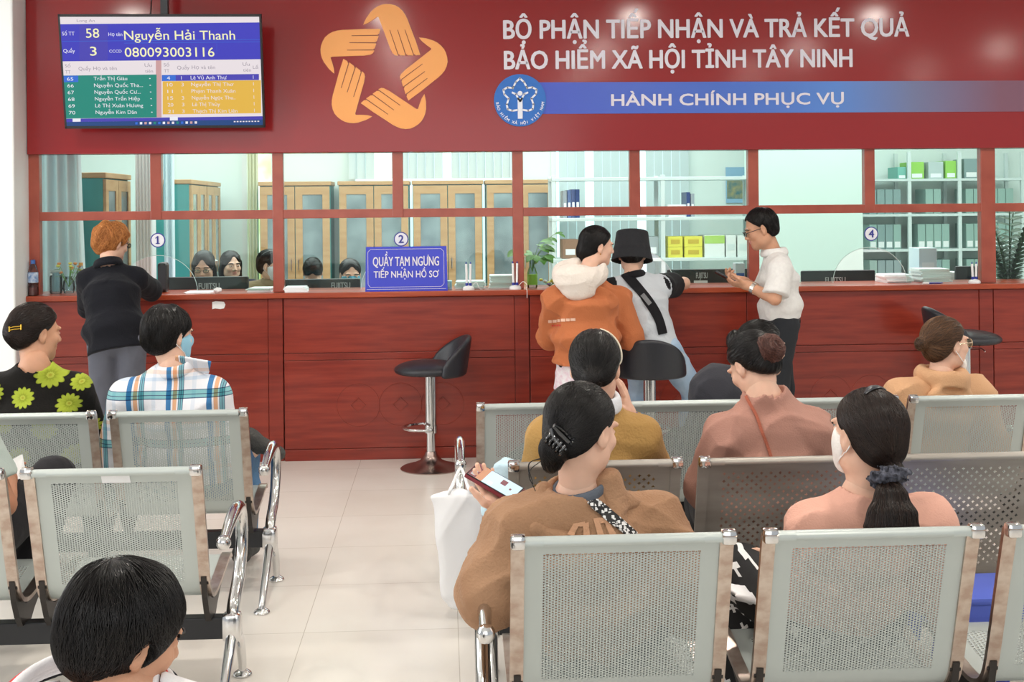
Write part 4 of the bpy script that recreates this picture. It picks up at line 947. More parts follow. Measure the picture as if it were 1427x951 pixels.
# --- standing person with curled ginger hair at the left window
NAVY = CL('black knit sweater', (24, 25, 31), 120, .35); GREYT = CL('grey trousers cloth', (96, 98, 108), 200, .15)
p = person('person with curly ginger hair in black sweater and grey trousers leaning on the counter', P(156, 339, 7.55), 43, -12, 0, .97, P(151, 371, 7.42), P(163, 478, 7.28), (P(124, 391, 7.42), P(189, 389, 7.47)), (P(122, 430, 7.66), P(211, 404, 7.70)), (P(150, 402, 7.88), P(182, 402, 7.89)), (P(146, 572, 7.36), P(182, 572, 7.34)), (A_(P(143, 650, 7.3)[0], 7.25, .10), A_(P(186, 650, 7.3)[0], 7.22, .10)), SK_A, dict(mat=NAVY, inf=.022, bulge=.02, bz=-.05, low=.07, hem=-.055, folds=.006, name='sweater', sr=1.05), dict(mat=GREYT, inf=.006), hands=(dict(f=A_(1, .12, 0), n=A_(0, 0, -1), curl=.3), dict(f=A_(-1, .05, .05), n=A_(0, 0, -1), curl=.3)))
updo(p, H_GINGER, None, n=2200, grow=.020, flow=short_flow(p.H, p.R, (0, -.03, .13), .2), jit=.9, steps=7, rough=.006, r=.0016, lift=.004, plane=((0, .088, .078), (0, .80, -.60)))
collar(p, .066, .03, .012, NAVY); spectacles(p, BLACK); brows(p, H_GINGER)
# --- woman in the orange hoodie
ORG = CL('orange hoodie fleece', (188, 112, 72), 130, .3); CREAM = CL('cream hood lining', (232, 222, 212), 90, .4); BLKT = CL('black trousers cloth', (38, 37, 40), 200, .15); WSH = CL('white printed hem', (236, 234, 236), 150, .2, ((222, 196, 208), 34))
p = person('woman in orange hoodie with cream white hood, standing before the counter', P(832, 343, 7.2), 78, -6, 4, .97, P(816, 384, 7.08), P(815, 478, 7.1), (P(774, 420, 7.05), P(861, 418, 7.2)), (P(766, 470, 7.22), P(880, 474, 7.22)), (P(800, 470, 7.46), P(862, 482, 7.5)), (P(800, 580, 7.12), P(835, 580, 7.16)), (A_(.33, 7.05, .10), A_(.50, 7.1, .10)), SK_A, dict(mat=ORG, inf=.036, bulge=.03, bz=-.07, low=.13, hem=-.115, folds=.014, name='hoodie', sr=1.12, cuff=.03, wl=.14), dict(mat=BLKT, inf=.004), bs=1.05)
updo(p, H_BLACK, None, n=1500, grow=.009, target=(0, -.10, -.10), plane=((0, .085, .088), (0, .78, -.62)), nape=-.092, extra=[(ell(p.H(0, -.072, -.045), (.062, .05, .06), p.R), .03)])
brows(p, H_BLACK)
Hd = Field(p.neck-.22, p.neck+.2, .006); c = P(812, 383, 7.05)
Hd.add(ring(c+A_(-.01, .03, .005), rot(20) @ np.array(Matrix.Rotation(.42, 3, 'X')), .125, .10, .042, .055), .03); Hd.add(ell(P(800, 388, 6.99), (.125, .07, .085)), .05); Hd.add(ell(P(806, 408, 6.99), (.09, .045, .05)), .04); Hd.sub(ell(P(822, 362, 7.1), (.075, .085, .06)), .03); Hd.folds(.006, .1, 4); mesh_part(Hd, 'hood', CREAM, p)
mb = MB(); 
for x, w_, y in ((764, 5, 450), (770, 6, 449.5), (777, 4, 449), (782, 6, 448.5), (789, 5, 448), (795, 7, 447.5)): patch(mb, p.CF, ((x, y-4), (x+w_, y-4), (x+w_, y), (x, y)), 2)
for x in (769, 772.5, 776, 779.5): patch(mb, p.CF, ((x, 452.5), (x+2.2, 452.5), (x+2.2, 455), (x, 455)), 1, m=1)
mb.build('back_print', [CL('pale back print', (228, 190, 168)), CL('red back print', (206, 70, 60))], p.root, off=p.off)
U = Field(p.pel-.36, p.pel+.3, .009); U.add(esw(p.pel-p.up*.27, p.pel+.0, .182, .165, .146, .125, A_(1, 0, 0)), .03); U.cut(p.pel-p.up*.29, -p.up); U.folds(.008, .1, 2); mesh_part(U, 'undershirt', WSH, p)
mb = MB(); mb.lathe(p.H(.079, .0, -.042), [(.002, -.004), (.005, 0), (.002, .004)], 8); mb.build('earring', mat('gold', (220, 180, 90), .2, 1.), p.root, True, p.off)
# --- man in the black bucket hat on the stool
GREYS = CL('pale grey jersey', (196, 202, 208), 170, .2); BLKS = CL('black jersey', (28, 28, 31), 170, .2); JEAN = CL('light blue denim', (150, 178, 206), 220, .3, ((178, 200, 220), 6))
p = person('man in black bucket hat and grey shirt with black sleeves, seated at the counter', P(881, 354, 7.52), 12, -14, 0, 1.0, P(881, 388, 7.42), P(908, 488, 7.33), (P(852, 402, 7.38), P(922, 400, 7.46)), (P(845, 408, 7.66), P(953, 395, 7.70)), (P(866, 398, 7.88), P(922, 395, 7.89)), (P(893, 540, 7.66), P(966, 545, 7.50)), (A_(P(893, 600, 7.6)[0], 7.62, .12), A_(P(958, 600, 7.5)[0], 7.52, .12)), SK_A, dict(mat=[GREYS, BLKS], sleeve_mi=1, inf=.024, bulge=.0, low=.08, h=.006, hem=-.09, folds=.007, sleeve='short', sleeve_len=.55, sr=1.02), dict(mat=JEAN, inf=.012), bs=1.02, hands=(dict(f=A_(1, .08, 0), n=A_(0, 0, -1), curl=.3), dict(f=A_(-1, .05, .04), n=A_(0, 0, -1), curl=.3)))
updo(p, H_BLACK, None, n=300, flow=short_flow(p.H, p.R), nape=-.08)
HT = Field(p.hc-.2, p.hc+.22, .005); H = p.H
HT.add(frus(H(0, -.01, .03), H(0, -.012, .128), .099, .086, .014), .01); HT.add(frus(H(0, -.01, -.045), H(0, -.01, .035), .128, .108, .002), .012); HT.sub(frus(H(0, -.01, -.07), H(0, -.01, .022), .130, .092, .0), .004); HT.sub(ell(H(0, -.014, .03), (.08, .1, .088), p.R), .004)
mesh_part(HT, 'bucket_hat', CL('black cotton hat', (44, 45, 48), 150, .35), p)
NECKB = collar(p, .066, .02, .009, BLKS, name='neck_ribbing')
strap(p, [(867, 379), (880, 392), (897, 412), (912, 434), (919, 450), (923, 466)], .062, 'crossbody_strap', BLKS, .008, lift=.003)
q = hits(p.CF, [(900, 417)])
if len(q): mb = MB(); mb.obox(q[0]+A_(0, -.012, 0), (.075, .012, .026), rot(0) @ np.array(Matrix.Rotation(.9, 3, 'Y'))); mb.build('strap_buckle', mat('grey buckle', (150, 152, 154), .3, .6), p.root, off=p.off)
# --- man in the white shirt reading his phone
WHT = CL('white cotton shirt', (232, 231, 228), 180, .2, ((224, 222, 220), 40)); DKT = CL('charcoal trousers cloth', (44, 46, 50), 200, .12)
a0, p0 = P(1090, 447, 7.47), P(1087, 447, 7.47)
p = person('man in white short sleeved shirt and glasses standing and looking down at his phone', P(1060, 319, 7.45), -86, -20, 0, 1.0, P(1079, 354, 7.47), p0, (P(1087, 373, 7.30), P(1080, 370, 7.64)), (P(1080, 417, 7.24), P(1062, 408, 7.68)), (P(1041, 398, 7.36), P(1036, 392, 7.53)), (P(1083, 540, 7.38), P(1090, 540, 7.55)), (A_(p0[0]+.02, 7.38, .10), A_(p0[0]+.05, 7.58, .10)), SK_B, dict(mat=WHT, inf=.019, bulge=.012, nc=.022, hem=.012, folds=.007, sleeve='short', sleeve_len=.86, sr=1.12, wl=.13), dict(mat=DKT, inf=.014), toe=((-1, 0, 0), (-1, 0, 0)), hip=(p0+A_(0, -.085, -.02), p0+A_(0, .085, -.02)), bs=.96,
           hands=(dict(f=A_(-.95, .25, .12), n=A_(.1, .5, .9), curl=[.5, .55, .6, .65], thumb=.7), dict(f=A_(-.9, -.3, .2), n=A_(.1, -.35, .9), curl=[.35, .5, .6, .65], thumb=.8)), hand_h=.003)
updo(p, H_BLACK, None, n=1200, grow=.010, flow=short_flow(p.H, p.R, (.02, -.06, .11), .1), plane=((0, .078, .10), (0, .80, -.6)), nape=-.05, arch=True, steps=6, rough=.003, jit=.35, lift=.0025)
brows(p, H_BLACK); spectacles(p, BLACK); collar(p, .062, .022, .007, WHT)
mb = MB(); bpz = p.pel+p.up*.0
BELT = Field(p.pel-.3, p.pel+.3, .007); BELT.add(esw(p.pel-p.up*.018, p.pel+p.up*.006, .166, .166, .121, .121, A_(0, 1, 0), .01), .01); BELT.cut(p.pel-p.up*.04, -p.up, .003); mesh_part(BELT, 'belt', mat('black leather', (26, 25, 26), .35), p)
MB().tube([p.wr[0]+unit(p.el[0]-p.wr[0])*.035, p.wr[0]+unit(p.el[0]-p.wr[0])*.058], .0345, 16).build('wrist_watch', mat('silver watch', (214, 212, 205), .25, .8), p.root, True, p.off)
ph = thing('mobile_phone', 'dark phone held up by the man in the white shirt', 'phone', P(1012, 387, 7.42)); Rp = rot(-75, 28) @ np.array(Matrix.Rotation(.2, 3, 'Y'))
MB().obox(P(1012, 387, 7.42), (.073, .15, .009), Rp).build('phone_body', BLACK, ph, off=P(1012, 387, 7.42)); MB().obox(P(1012, 387, 7.42)+Rp @ A_(0, 0, .005), (.068, .142, .001), Rp).build('screen', mat('dim phone screen', (120, 128, 140), .15, emit=.5), ph, off=P(1012, 387, 7.42))
# --- seated woman in floral blouse
def floral(base):
    m = cloth('black floral cloth', (26, 24, 22), 150, .2); nt = m.node_tree; L = nt.links; b = nt.nodes['Principled BSDF']; N = nt.nodes.new
    def mt(op, a, v1=None, v2=None):
        n = N('ShaderNodeMath'); n.operation = op
        for i, q in enumerate((a, v1, v2)):
            if q is None: continue
            if isinstance(q, (int, float)): n.inputs[i].default_value = q
            else: L.new(q, n.inputs[i])
        return n.outputs[0]
    tc = N('ShaderNodeTexCoord'); sx = N('ShaderNodeSeparateXYZ'); L.new(tc.outputs['Object'], sx.inputs[0]); tot = None
    for i, (x, y, r_) in enumerate(((65, 525, 20), (105, 536, 14), (31, 555, 16), (91, 565, 16), (-12, 548, 15), (124, 522, 11), (3, 592, 16), (60, 600, 17), (112, 602, 15), (96, 640, 17), (24, 640, 17), (64, 676, 17), (122, 668, 15))):
        c = P(x, y, 5.10)-np.array(base); r_ = r_/333
        dx = mt('SUBTRACT', sx.outputs[0], float(c[0])); dz = mt('SUBTRACT', sx.outputs[2], float(c[2])); an_ = mt('ARCTAN2', dx, dz); d = mt('SQRT', mt('ADD', mt('MULTIPLY', dx, dx), mt('MULTIPLY', mt('MULTIPLY', dz, dz), 1.25)))
        ed_ = mt('MULTIPLY_ADD', mt('ABSOLUTE', mt('COSINE', mt('MULTIPLY_ADD', an_, 6.0, i*1.3))), .26, .76)
        q = mt('SUBTRACT', 1.0, mt('DIVIDE', d, mt('MULTIPLY', ed_, r_)))
        tot = q if tot is None else mt('MAXIMUM', tot, q)
    cr = N('ShaderNodeValToRGB'); e = cr.color_ramp.elements; e[0].color = lin((26, 24, 22)); e[0].position = 0; e[1].color = lin((132, 146, 40)); e[1].position = .02
    for p_, c_ in ((.14, (172, 186, 66)), (.5, (164, 178, 60)), (.72, (140, 152, 44)), (.8, (184, 194, 82)), (.95, (160, 156, 50))): k = e.new(p_); k.color = lin(c_)
    L.new(tot, cr.inputs[0]); L.new(cr.outputs[0], b.inputs['Base Color']); return m
p = person('seated woman in black blouse with lime green flowers and a gold hair clip', P(50, 464, 5.25), 48, -6, 0, 1.0, P(48, 508, 5.18), (-1.72, 5.30, .50), (P(-4, 547, 5.19), P(104, 545, 5.24)), (P(-22, 620, 5.25), P(128, 600, 5.32)), ((-1.85, 5.5, .62), (-1.6, 5.5, .62)), ((-1.84, 5.68, .50), (-1.62, 5.68, .50)), ((-1.84, 5.72, .1), (-1.6, 5.72, .1)), SK_B, dict(mat=floral((-1.72, 5.30, 0)), inf=.024, bulge=.02, folds=.005, name='blouse', sr=1.1), dict(mat=BLKT), bs=1.05)
updo(p, H_BROWN, (0, -.102, .004), (.042, .034, .052), n=1300, grow=.012, nape=-.066)
GOLD = mat('gold clip', (214, 172, 70), .2, 1.); q = hits(p.HR, [(14, 459), (20, 457.5), (25, 457), (30, 456)]); mb = MB()
if len(q) > 1:
    q = q+p.HR.grad(q)*.004; u_ = A_(0, 0, 1)
    for dz in (.005, -.005): mb.tube([k+u_*dz for k in q], .0026, 8)
    for k in (q[0], q[-1]): mb.tube([k-u_*.011, k+u_*.011], .0036, 8)
    mb.build('hair_clip', GOLD, p.root, True, p.off)
# --- seated boy in the plaid shirt with mask
def plaid():
    m = cloth('plaid cotton', (236, 238, 240), 170, .2); nt = m.node_tree; L = nt.links; b = nt.nodes['Principled BSDF']; N = nt.nodes.new; tc = N('ShaderNodeTexCoord'); sx = N('ShaderNodeSeparateXYZ'); L.new(tc.outputs['Object'], sx.inputs[0])
    def bands(out, period, phase, stops):
        a = N('ShaderNodeMath'); a.operation = 'MULTIPLY_ADD'; a.inputs[1].default_value = 1/period; a.inputs[2].default_value = phase; fr_ = N('ShaderNodeMath'); fr_.operation = 'FRACT'; cr = N('ShaderNodeValToRGB'); cr.color_ramp.interpolation = 'CONSTANT'; e = cr.color_ramp.elements; e[0].color = lin(stops[0][1]); e[1].position = stops[1][0]; e[1].color = lin(stops[1][1])
        for q, c_ in stops[2:]: k = e.new(q); k.color = lin(c_)
        L.new(out, a.inputs[0]); L.new(a.outputs[0], fr_.inputs[0]); L.new(fr_.outputs[0], cr.inputs[0]); return cr.outputs[0]
    w_ = (243, 243, 246); dk = (84, 104, 130); tl_ = (132, 184, 194)
    v = bands(sx.outputs[0], .160, .40, [(0, (74, 132, 184)), (.125, w_), (.165, (232, 180, 142)), (.265, w_), (.30, dk), (.315, tl_), (.355, dk), (.37, tl_), (.41, dk), (.425, w_), (.62, (226, 232, 240)), (.72, w_)])
    h = bands(sx.outputs[2], .205, .30, [(0, w_), (.40, dk), (.418, (140, 196, 200)), (.475, dk), (.49, (140, 196, 200)), (.56, dk), (.578, w_), (.76, (214, 226, 238)), (.83, w_), (.90, (244, 222, 210)), (.98, w_)])
    mx = N('ShaderNodeMix'); mx.data_type = 'RGBA'; mx.blend_type = 'MULTIPLY'; mx.inputs[0].default_value = 1; L.new(v, mx.inputs[6]); L.new(h, mx.inputs[7]); L.new(mx.outputs[2], b.inputs['Base Color']); return m
PLAID = plaid(); DENIM = CL('blue denim', (60, 96, 136), 220, .3, ((88, 124, 160), 8))
an_l = P(350, 626, 5.62)
p = person('seated boy in white plaid shirt with blue face mask', P(235, 468, 5.25), 44, -4, 0, 1.0, P(243, 512, 5.21), (-1.09, 5.31, .50), (P(179, 556, 5.19), P(294, 553, 5.24)), (P(160, 640, 5.25), P(318, 640, 5.3)), ((-1.15, 5.55, .60), (-.98, 5.55, .60)), ((-1.30, 5.66, .58), (-.94, 5.68, .50)), (an_l, (-.93, 5.66, .10)), SK_A, dict(mat=PLAID, inf=.026, bulge=.02, folds=.006, sr=1.15, nc=.02), dict(mat=DENIM, shoe=mat('dark grey sole', (62, 62, 60), .7, bump=(90, .8))), toe=((.7, .1, -.5), (.2, 1, 0)), bs=1.08)
updo(p, H_BLACK, None, n=2000, grow=.018, flow=short_flow(p.H, p.R, (.0, -.03, .12), .55), steps=8, plane=((0, .09, .07), (0, .78, -.62)), nape=-.075, rough=.003, jit=.2, lift=.002, r=.0013)
face_mask(p, CL('blue mask fabric', (150, 200, 222), 200, .2), 0); brows(p, H_BLACK)
collar(p, .064, .022, .007, PLAID, c=p.neck); c = p.CF.snap(np.array([P(283, 514, 5.2)]), .0)[0]
K = Field(c-.15, c+.15, .005); K.add(rbox(P(268, 508, 5.19), (.075, .035, .006), rot(-25, 0) @ np.array(Matrix.Rotation(-.9, 3, 'X')) @ np.array(Matrix.Rotation(.35, 3, 'Y')), .004), .01); mesh_part(K, 'collar_flap', PLAID, p)
# --- person cut by the left edge
MINT = CL('grey green sleeve', (178, 190, 184), 170, .2)
p = person('person at the left edge in grey green sleeves and black trousers holding white paper', (-1.74, 4.22, 1.14), 10, -15, 0, 1., (-1.72, 4.16, .99), (-1.66, 4.13, .50), ((-1.90, 4.12, .92), (-1.56, 4.12, .92)), ((-1.95, 4.25, .66), P(6, 704, 4.12)), ((-1.75, 4.45, .68), P(12, 668, 4.36)), ((-1.80, 4.56, .52), P(74, 668, 4.56)), ((-1.78, 4.6, .1), P(40, 800, 4.45)), SK_C, dict(mat=MINT, inf=.024, sleeve='short', sleeve_len=.7), dict(mat=BLKT, inf=.018))
updo(p, H_BLACK, None, n=300, flow=short_flow(p.H, p.R))
# --- boy in the near corner
NAVYC = CL('navy collar shirt', (40, 44, 60), 170, .2); STRW = CL('white collar knit', (236, 234, 236), 200, .2)
p = person('boy with short black hair and striped white collar in the lower left corner', P(173, 885, 1.70), 54, -17, 4, .77, P(152, 972, 1.67), (-.46, 1.80, .50), (P(70, 1016, 1.63), P(262, 1020, 1.70)), ((-.66, 1.7, .62), (-.24, 1.75, .62)), ((-.55, 1.95, .58), (-.36, 1.95, .58)), ((-.56, 2.1, .48), (-.38, 2.1, .48)), ((-.56, 2.1, .1), (-.38, 2.1, .1)), SK_B, dict(mat=STRW, inf=.016), dict(mat=BLKT), bs=.85, head_h=.0035)
updo(p, H_BLACK, None, n=5200, h=.004, grow=.016, flow=short_flow(p.H, p.R, (-.01, -.055, .105), .30), steps=9, plane=((0, .104, .062), (0, .77, -.64)), nape=-.074, rough=.002, jit=.18, lift=.0028, r=.0008)
brows(p, H_BLACK)
RED = CL('red stripe', (206, 66, 66)); BLKSTR = CL('black stripe', (30, 30, 34))
CO = p.neck-p.up*.014+A_(-.036, 0, 0); Rr = np.stack([p.sx, unit(np.cross(p.up, p.sx)), p.up], 1)
for dz, dr, rr, m_, nm in ((.026, .002, .010, STRW, 'collar'), (.012, .010, .010, STRW, 'collar'), (.018, .0095, .0085, RED, 'collar_stripe'), (-.002, .017, .010, STRW, 'collar'), (-.012, .022, .009, BLKSTR, 'collar_stripe')):
    F = Field(CO-.15, CO+.15, .004); F.add(ring(CO+p.up*dz, Rr, (.058+dr)*1.5, (.056+dr)*1.45, .007, rr), .004); mesh_part(F, nm, m_, p)
# --- woman in mustard
MUS = CL('mustard knit', (178, 140, 84), 110, .4)
p = person('seated woman in mustard sweater with low black ponytail and headband, hand on her cheek', P(829, 512, 4.08), 12, -12, 0, 1.0, P(832, 562, 4.09), (.47, 4.19, .50), (P(765, 612, 4.06), P(889, 612, 4.12)), (P(748, 680, 4.12), P(902, 650, 4.3)), ((.40, 4.4, .6), P(876, 580, 4.2)), ((.38, 4.55, .5), (.56, 4.55, .5)), ((.38, 4.58, .1), (.56, 4.58, .1)), SK_A, dict(mat=MUS, inf=.028, bulge=.02, folds=.007, name='sweater', sr=1.15), dict(mat=DENIM), hands=(None, dict(f=A_(-.18, -.1, 1), n=A_(-.9, .3, 0), curl=[.15, .2, .25, .3], thumb=.3)), bs=1.0)
updo(p, H_BLACK, (0, -.105, -.045), (.030, .026, .036), n=1300, grow=.010, nape=-.076)
MB().tube(p.HR.snap(smooth_path([p.H(x, .012-.01*abs(x)*8, z) for x, z in ((.015, .13), (.05, .11), (.082, .06), (.086, .0))], 6), .006), .004, 8).build('headband', mat('pale gold headband', (222, 212, 190), .3, .4), p.root, True, p.off)
collar(p, .064, .03, .009, CL('white inner collar', (226, 230, 236)))
MB().lathe(p.wr[1]+A_(-.004, 0, .004), [(.028, -.012), (.037, -.006), (.037, .006), (.028, .012)], 18).build('purple_scrunchie', CL('purple scrunchie', (70, 56, 140)), p.root, True, p.off)
# --- woman in the brown hoodie with phone
BRN = CL('brown hoodie fleece', (170, 133, 104), 140, .35, ((158, 121, 93), 7)); PRT = CL('pale letter print', (206, 160, 128))
A0 = P(649, 662, 3.49); Lu = unit(P(713, 699, 3.43)-A0); Wu = P(673, 650, 3.545)-A0; Wu = unit(Wu-Lu*(Wu @ Lu)); Nu = np.cross(Lu, Wu); Nu = Nu if Nu[2] > 0 else -Nu
pc = A0+Lu*.078+Wu*.038; WRP = P(708, 716, 3.46)
p = person('woman in brown hoodie with black claw clip in her hair holding up a phone', P(811, 600, 3.24), 47, -10, 0, 1.02, P(806, 684, 3.24), (.43, 3.33, .50), (P(728, 738, 3.22), P(906, 734, 3.30)), (P(690, 828, 3.22), P(962, 850, 3.28)), (WRP, (.62, 3.5, .60)), ((.33, 3.68, .5), (.54, 3.68, .5)), ((.34, 3.7, .1), (.54, 3.7, .1)), SK_A, dict(mat=BRN, inf=.034, bulge=.02, folds=.018, h=.0065, name='hoodie', sr=1.3, cuff=.01, cr=.012, wl=.15), dict(mat=BLKT), bs=1.04, hands=(dict(f=unit(pc-Nu*.030-Lu*.012-WRP), n=Nu, curl=[.22, .2, .2, .25], thumb=.0), None), hand_h=.003, head_h=.0035)
updo(p, H_BLACK, (0, -.108, -.052), (.036, .034, .040), n=3600, h=.0045, grow=.010, nape=-.080, r=.0008, target=(0, -.112, -.035), extra=[(ell(p.H(-.01, -.095, -.085), (.03, .022, .03), p.R), .02)])
for i, (a, b, c) in enumerate((((-.045, -.07, -.075), (-.09, -.09, -.10), (-.075, -.085, -.15)), ((-.05, -.07, -.08), (-.10, -.08, -.10), (-.10, -.07, -.145)), ((-.04, -.09, -.08), (-.07, -.11, -.12), (-.05, -.10, -.165)))):
    MB().tube(smooth_path([p.H(*a), p.H(*b), p.H(*c)], 8), .0012, 5).build('loose_lock', H_BLACK, p.root, True, p.off)
CLIP = mat('glossy black claw clip', (16, 16, 18), .12, coat=.6); mb = MB(); q = hits(p.HR, [(779, 612), (764, 600), (794, 624)]); n_ = p.HR.grad(q[:1])[0]; cc = q[0]+n_*.012; lz = unit(q[1]-q[2]); lz = unit(lz-n_*(lz @ n_)); Rc = np.stack([np.cross(-n_, lz), -n_, lz], 1)
for q in (-1, 1):
    mb.tube(smooth_path([cc+Rc @ A_(q*.006, -.012, .03), cc+Rc @ A_(q*.014, -.004, .012), cc+Rc @ A_(q*.016, .0, -.012), cc+Rc @ A_(q*.012, .004, -.034)], 6), [.006]*18+[.0075], 8)
    for z in (.022, .01, -.002, -.014, -.026): mb.tube(smooth_path([cc+Rc @ A_(q*.010, -.006, z), cc+Rc @ A_(q*.026, .004, z-.002), cc+Rc @ A_(q*.030, .022, z-.004)], 4), [.0045]*8+[.002], 7)
mb.tube([cc+Rc @ A_(0, -.014, .026), cc+Rc @ A_(0, -.012, -.03)], .005, 8); mb.build('claw_clip', CLIP, p.root, True, p.off)
# hood lying on the shoulders, split wide at the nape
Hd = Field(p.neck-.26, p.neck+.22, .006); up_ = p.up
Rh_ = np.stack([p.sx, unit(np.cross(up_, p.sx)), up_], 1); Ht = lambda x, y, z: p.neck+Rh_ @ A_(x, y, z)
Hd.add(rc(Ht(.055, -.085, -.085), Ht(.082, -.02, .035), .030, .030), .03); Hd.add(rc(Ht(.082, -.02, .03), Ht(.085, .05, .0), .03, .022), .03); Hd.add(rc(Ht(.05, -.09, -.09), Ht(.16, -.05, -.085), .03, .03), .03); Hd.add(rc(Ht(-.015, -.11, -.13), Ht(-.16, -.075, -.075), .026, .022), .03); Hd.add(rc(Ht(-.16, -.07, -.075), Ht(-.09, .03, -.01), .022, .022), .03); Hd.add(rc(Ht(-.02, -.105, -.13), Ht(.07, -.085, -.10), .03, .03), .03); Hd.add(rc(Ht(.10, -.03, .0), Ht(.15, -.02, -.05), .03, .03), .03)
Hd.folds(.010, .10, 8); mesh_part(Hd, 'hood', BRN, p)
UN = Field(p.neck-.15, p.neck+.15, .005); UN.add(ring(p.neck+up_*.0, Rh_, .066, .062, .010, .022), .01); mesh_part(UN, 'inner_collar', CL('slate grey collar', (96, 102, 112)), p)
def strapmat():
    m = mat('black strap with white blocks', (24, 24, 26), .6); nt = m.node_tree; b = nt.nodes['Principled BSDF']; tc = nt.nodes.new('ShaderNodeTexCoord'); v = nt.nodes.new('ShaderNodeTexVoronoi'); v.inputs['Scale'].default_value = 95; v.distance = 'CHEBYCHEV'
    lt = nt.nodes.new('ShaderNodeMath'); lt.operation = 'LESS_THAN'; lt.inputs[1].default_value = .36; mx = nt.nodes.new('ShaderNodeMix'); mx.data_type = 'RGBA'; mx.inputs[6].default_value = lin((24, 24, 26)); mx.inputs[7].default_value = lin((228, 228, 228)); nt.links.new(tc.outputs['Object'], v.inputs[0]); nt.links.new(v.outputs['Distance'], lt.inputs[0]); nt.links.new(lt.outputs[0], mx.inputs[0]); nt.links.new(mx.outputs[2], b.inputs['Base Color']); return m
TOPF = Field(p.CF.lo, p.CF.lo+p.CF.h*(p.CF.n-1), p.CF.h); TOPF.Fv = p.CF.Fv.copy()
q = tuple(slice(0, a) for a in TOPF.n); gx, gy, gz = TOPF.pts(q); gp = np.stack(np.broadcast_arrays(gx, gy, gz), -1).reshape(-1, 3); inb = ((gp > Hd.lo+.01) & (gp < Hd.lo+Hd.h*(Hd.n-2))).all(1); hv = np.full(len(gp), 1.); hv[inb] = Hd.val(gp[inb]); TOPF.Fv = np.minimum(TOPF.Fv, hv.reshape(TOPF.Fv.shape)).astype(np.float32)
strap(p, [(806, 688), (820, 698), (835, 708), (852, 722), (868, 736), (884, 750)], .030, 'patterned_strap', strapmat(), .004, F=TOPF, lift=.004)
mb = MB()
for q in (((790, 746), (799, 730), (806, 733), (799, 748)), ((799, 730), (815, 727), (815, 734), (806, 734)), ((812, 730), (820, 728), (822, 748), (813, 748)), ((826, 723), (833, 722), (842, 748), (833, 748)), ((833, 722), (846, 722), (847, 729), (836, 730)), ((842, 728), (848, 726), (860, 747), (851, 748))): patch(mb, TOPF, q)
mb.build('back_print', PRT, p.root, False, p.off)
# her phone
ph = thing('mobile_phone', 'phone in dark red case with bright screen held by the woman in the brown hoodie', 'phone', pc); Rp = np.stack([Wu, Lu, np.cross(Wu, Lu)], 1)
MB().obox(pc-Nu*.003, (.078, .160, .011), Rp).build('case', mat('dark red phone case', (120, 34, 48), .4), ph, off=pc); MB().obox(pc+Nu*.0030, (.074, .155, .002), Rp).build('bezel', BLACK, ph, off=pc)
mb = MB(); 
def scr_rect(u0, u1, w0, w1, m, d=.0046): mb.add([pc+Lu*(u-.5)*.148+Wu*(w_-.5)*.068+Nu*d for u, w_ in ((u0, w0), (u1, w0), (u1, w1), (u0, w1))], [(0, 1, 2, 3)], m)
scr_rect(0, 1, 0, 1, 0); scr_rect(.0, .16, 0, 1, 1, .0048); scr_rect(.03, .12, .1, .7, 2, .005); scr_rect(.16, .30, .0, 1, 3, .0048); scr_rect(.6, .72, .5, .85, 1, .0048); scr_rect(.82, .86, .42, .55, 1, .0048); scr_rect(.4, .5, .1, .3, 4, .0048)
mb.build('screen', [mat('phone screen blue', (176, 204, 220), .2, emit=.6), mat('phone screen maroon', (120, 78, 84), .2, emit=.4), mat('phone screen grey', (170, 176, 182), .2, emit=.5), mat('phone screen tan', (176, 130, 104), .2, emit=.5), mat('phone screen pale', (200, 218, 230), .2, emit=.6)], ph, off=pc)
# --- woman in pink with ponytail
PINK = CL('salmon pink cotton', (220, 168, 150), 190, .2)
def crosses():
    m = mat('black cloth with white crosses', (24, 24, 26), .8); nt = m.node_tree; b = nt.nodes['Principled BSDF']; L = nt.links; N = nt.nodes.new; tc = N('ShaderNodeTexCoord'); mp = N('ShaderNodeMapping'); mp.inputs['Scale'].default_value = (20, 0, 16); mp.inputs['Rotation'].default_value = (0, .5, 0); v = N('ShaderNodeTexVoronoi'); v.inputs['Scale'].default_value = 1; v.inputs['Randomness'].default_value = .25
    s_ = N('ShaderNodeVectorMath'); s_.operation = 'SUBTRACT'; ab = N('ShaderNodeVectorMath'); ab.operation = 'ABSOLUTE'; sx = N('ShaderNodeSeparateXYZ'); mn = N('ShaderNodeMath'); mn.operation = 'MINIMUM'; mxm = N('ShaderNodeMath'); mxm.operation = 'MAXIMUM'; l1 = N('ShaderNodeMath'); l1.operation = 'LESS_THAN'; l1.inputs[1].default_value = .07; l2 = N('ShaderNodeMath'); l2.operation = 'LESS_THAN'; l2.inputs[1].default_value = .28; an_ = N('ShaderNodeMath'); an_.operation = 'MULTIPLY'; mx = N('ShaderNodeMix'); mx.data_type = 'RGBA'; mx.inputs[6].default_value = lin((24, 24, 26)); mx.inputs[7].default_value = lin((232, 232, 232))
    L.new(tc.outputs['Object'], mp.inputs[0]); L.new(mp.outputs[0], v.inputs['Vector']); L.new(mp.outputs[0], s_.inputs[0]); L.new(v.outputs['Position'], s_.inputs[1]); L.new(s_.outputs[0], ab.inputs[0]); L.new(ab.outputs[0], sx.inputs[0])
    for k, t in ((mn, l1), (mxm, l2)): L.new(sx.outputs[0], k.inputs[0]); L.new(sx.outputs[2], k.inputs[1]); L.new(k.outputs[0], t.inputs[0])
    L.new(l1.outputs[0], an_.inputs[0]); L.new(l2.outputs[0], an_.inputs[1]); L.new(an_.outputs[0], mx.inputs[0]); L.new(mx.outputs[2], b.inputs['Base Color']); return m
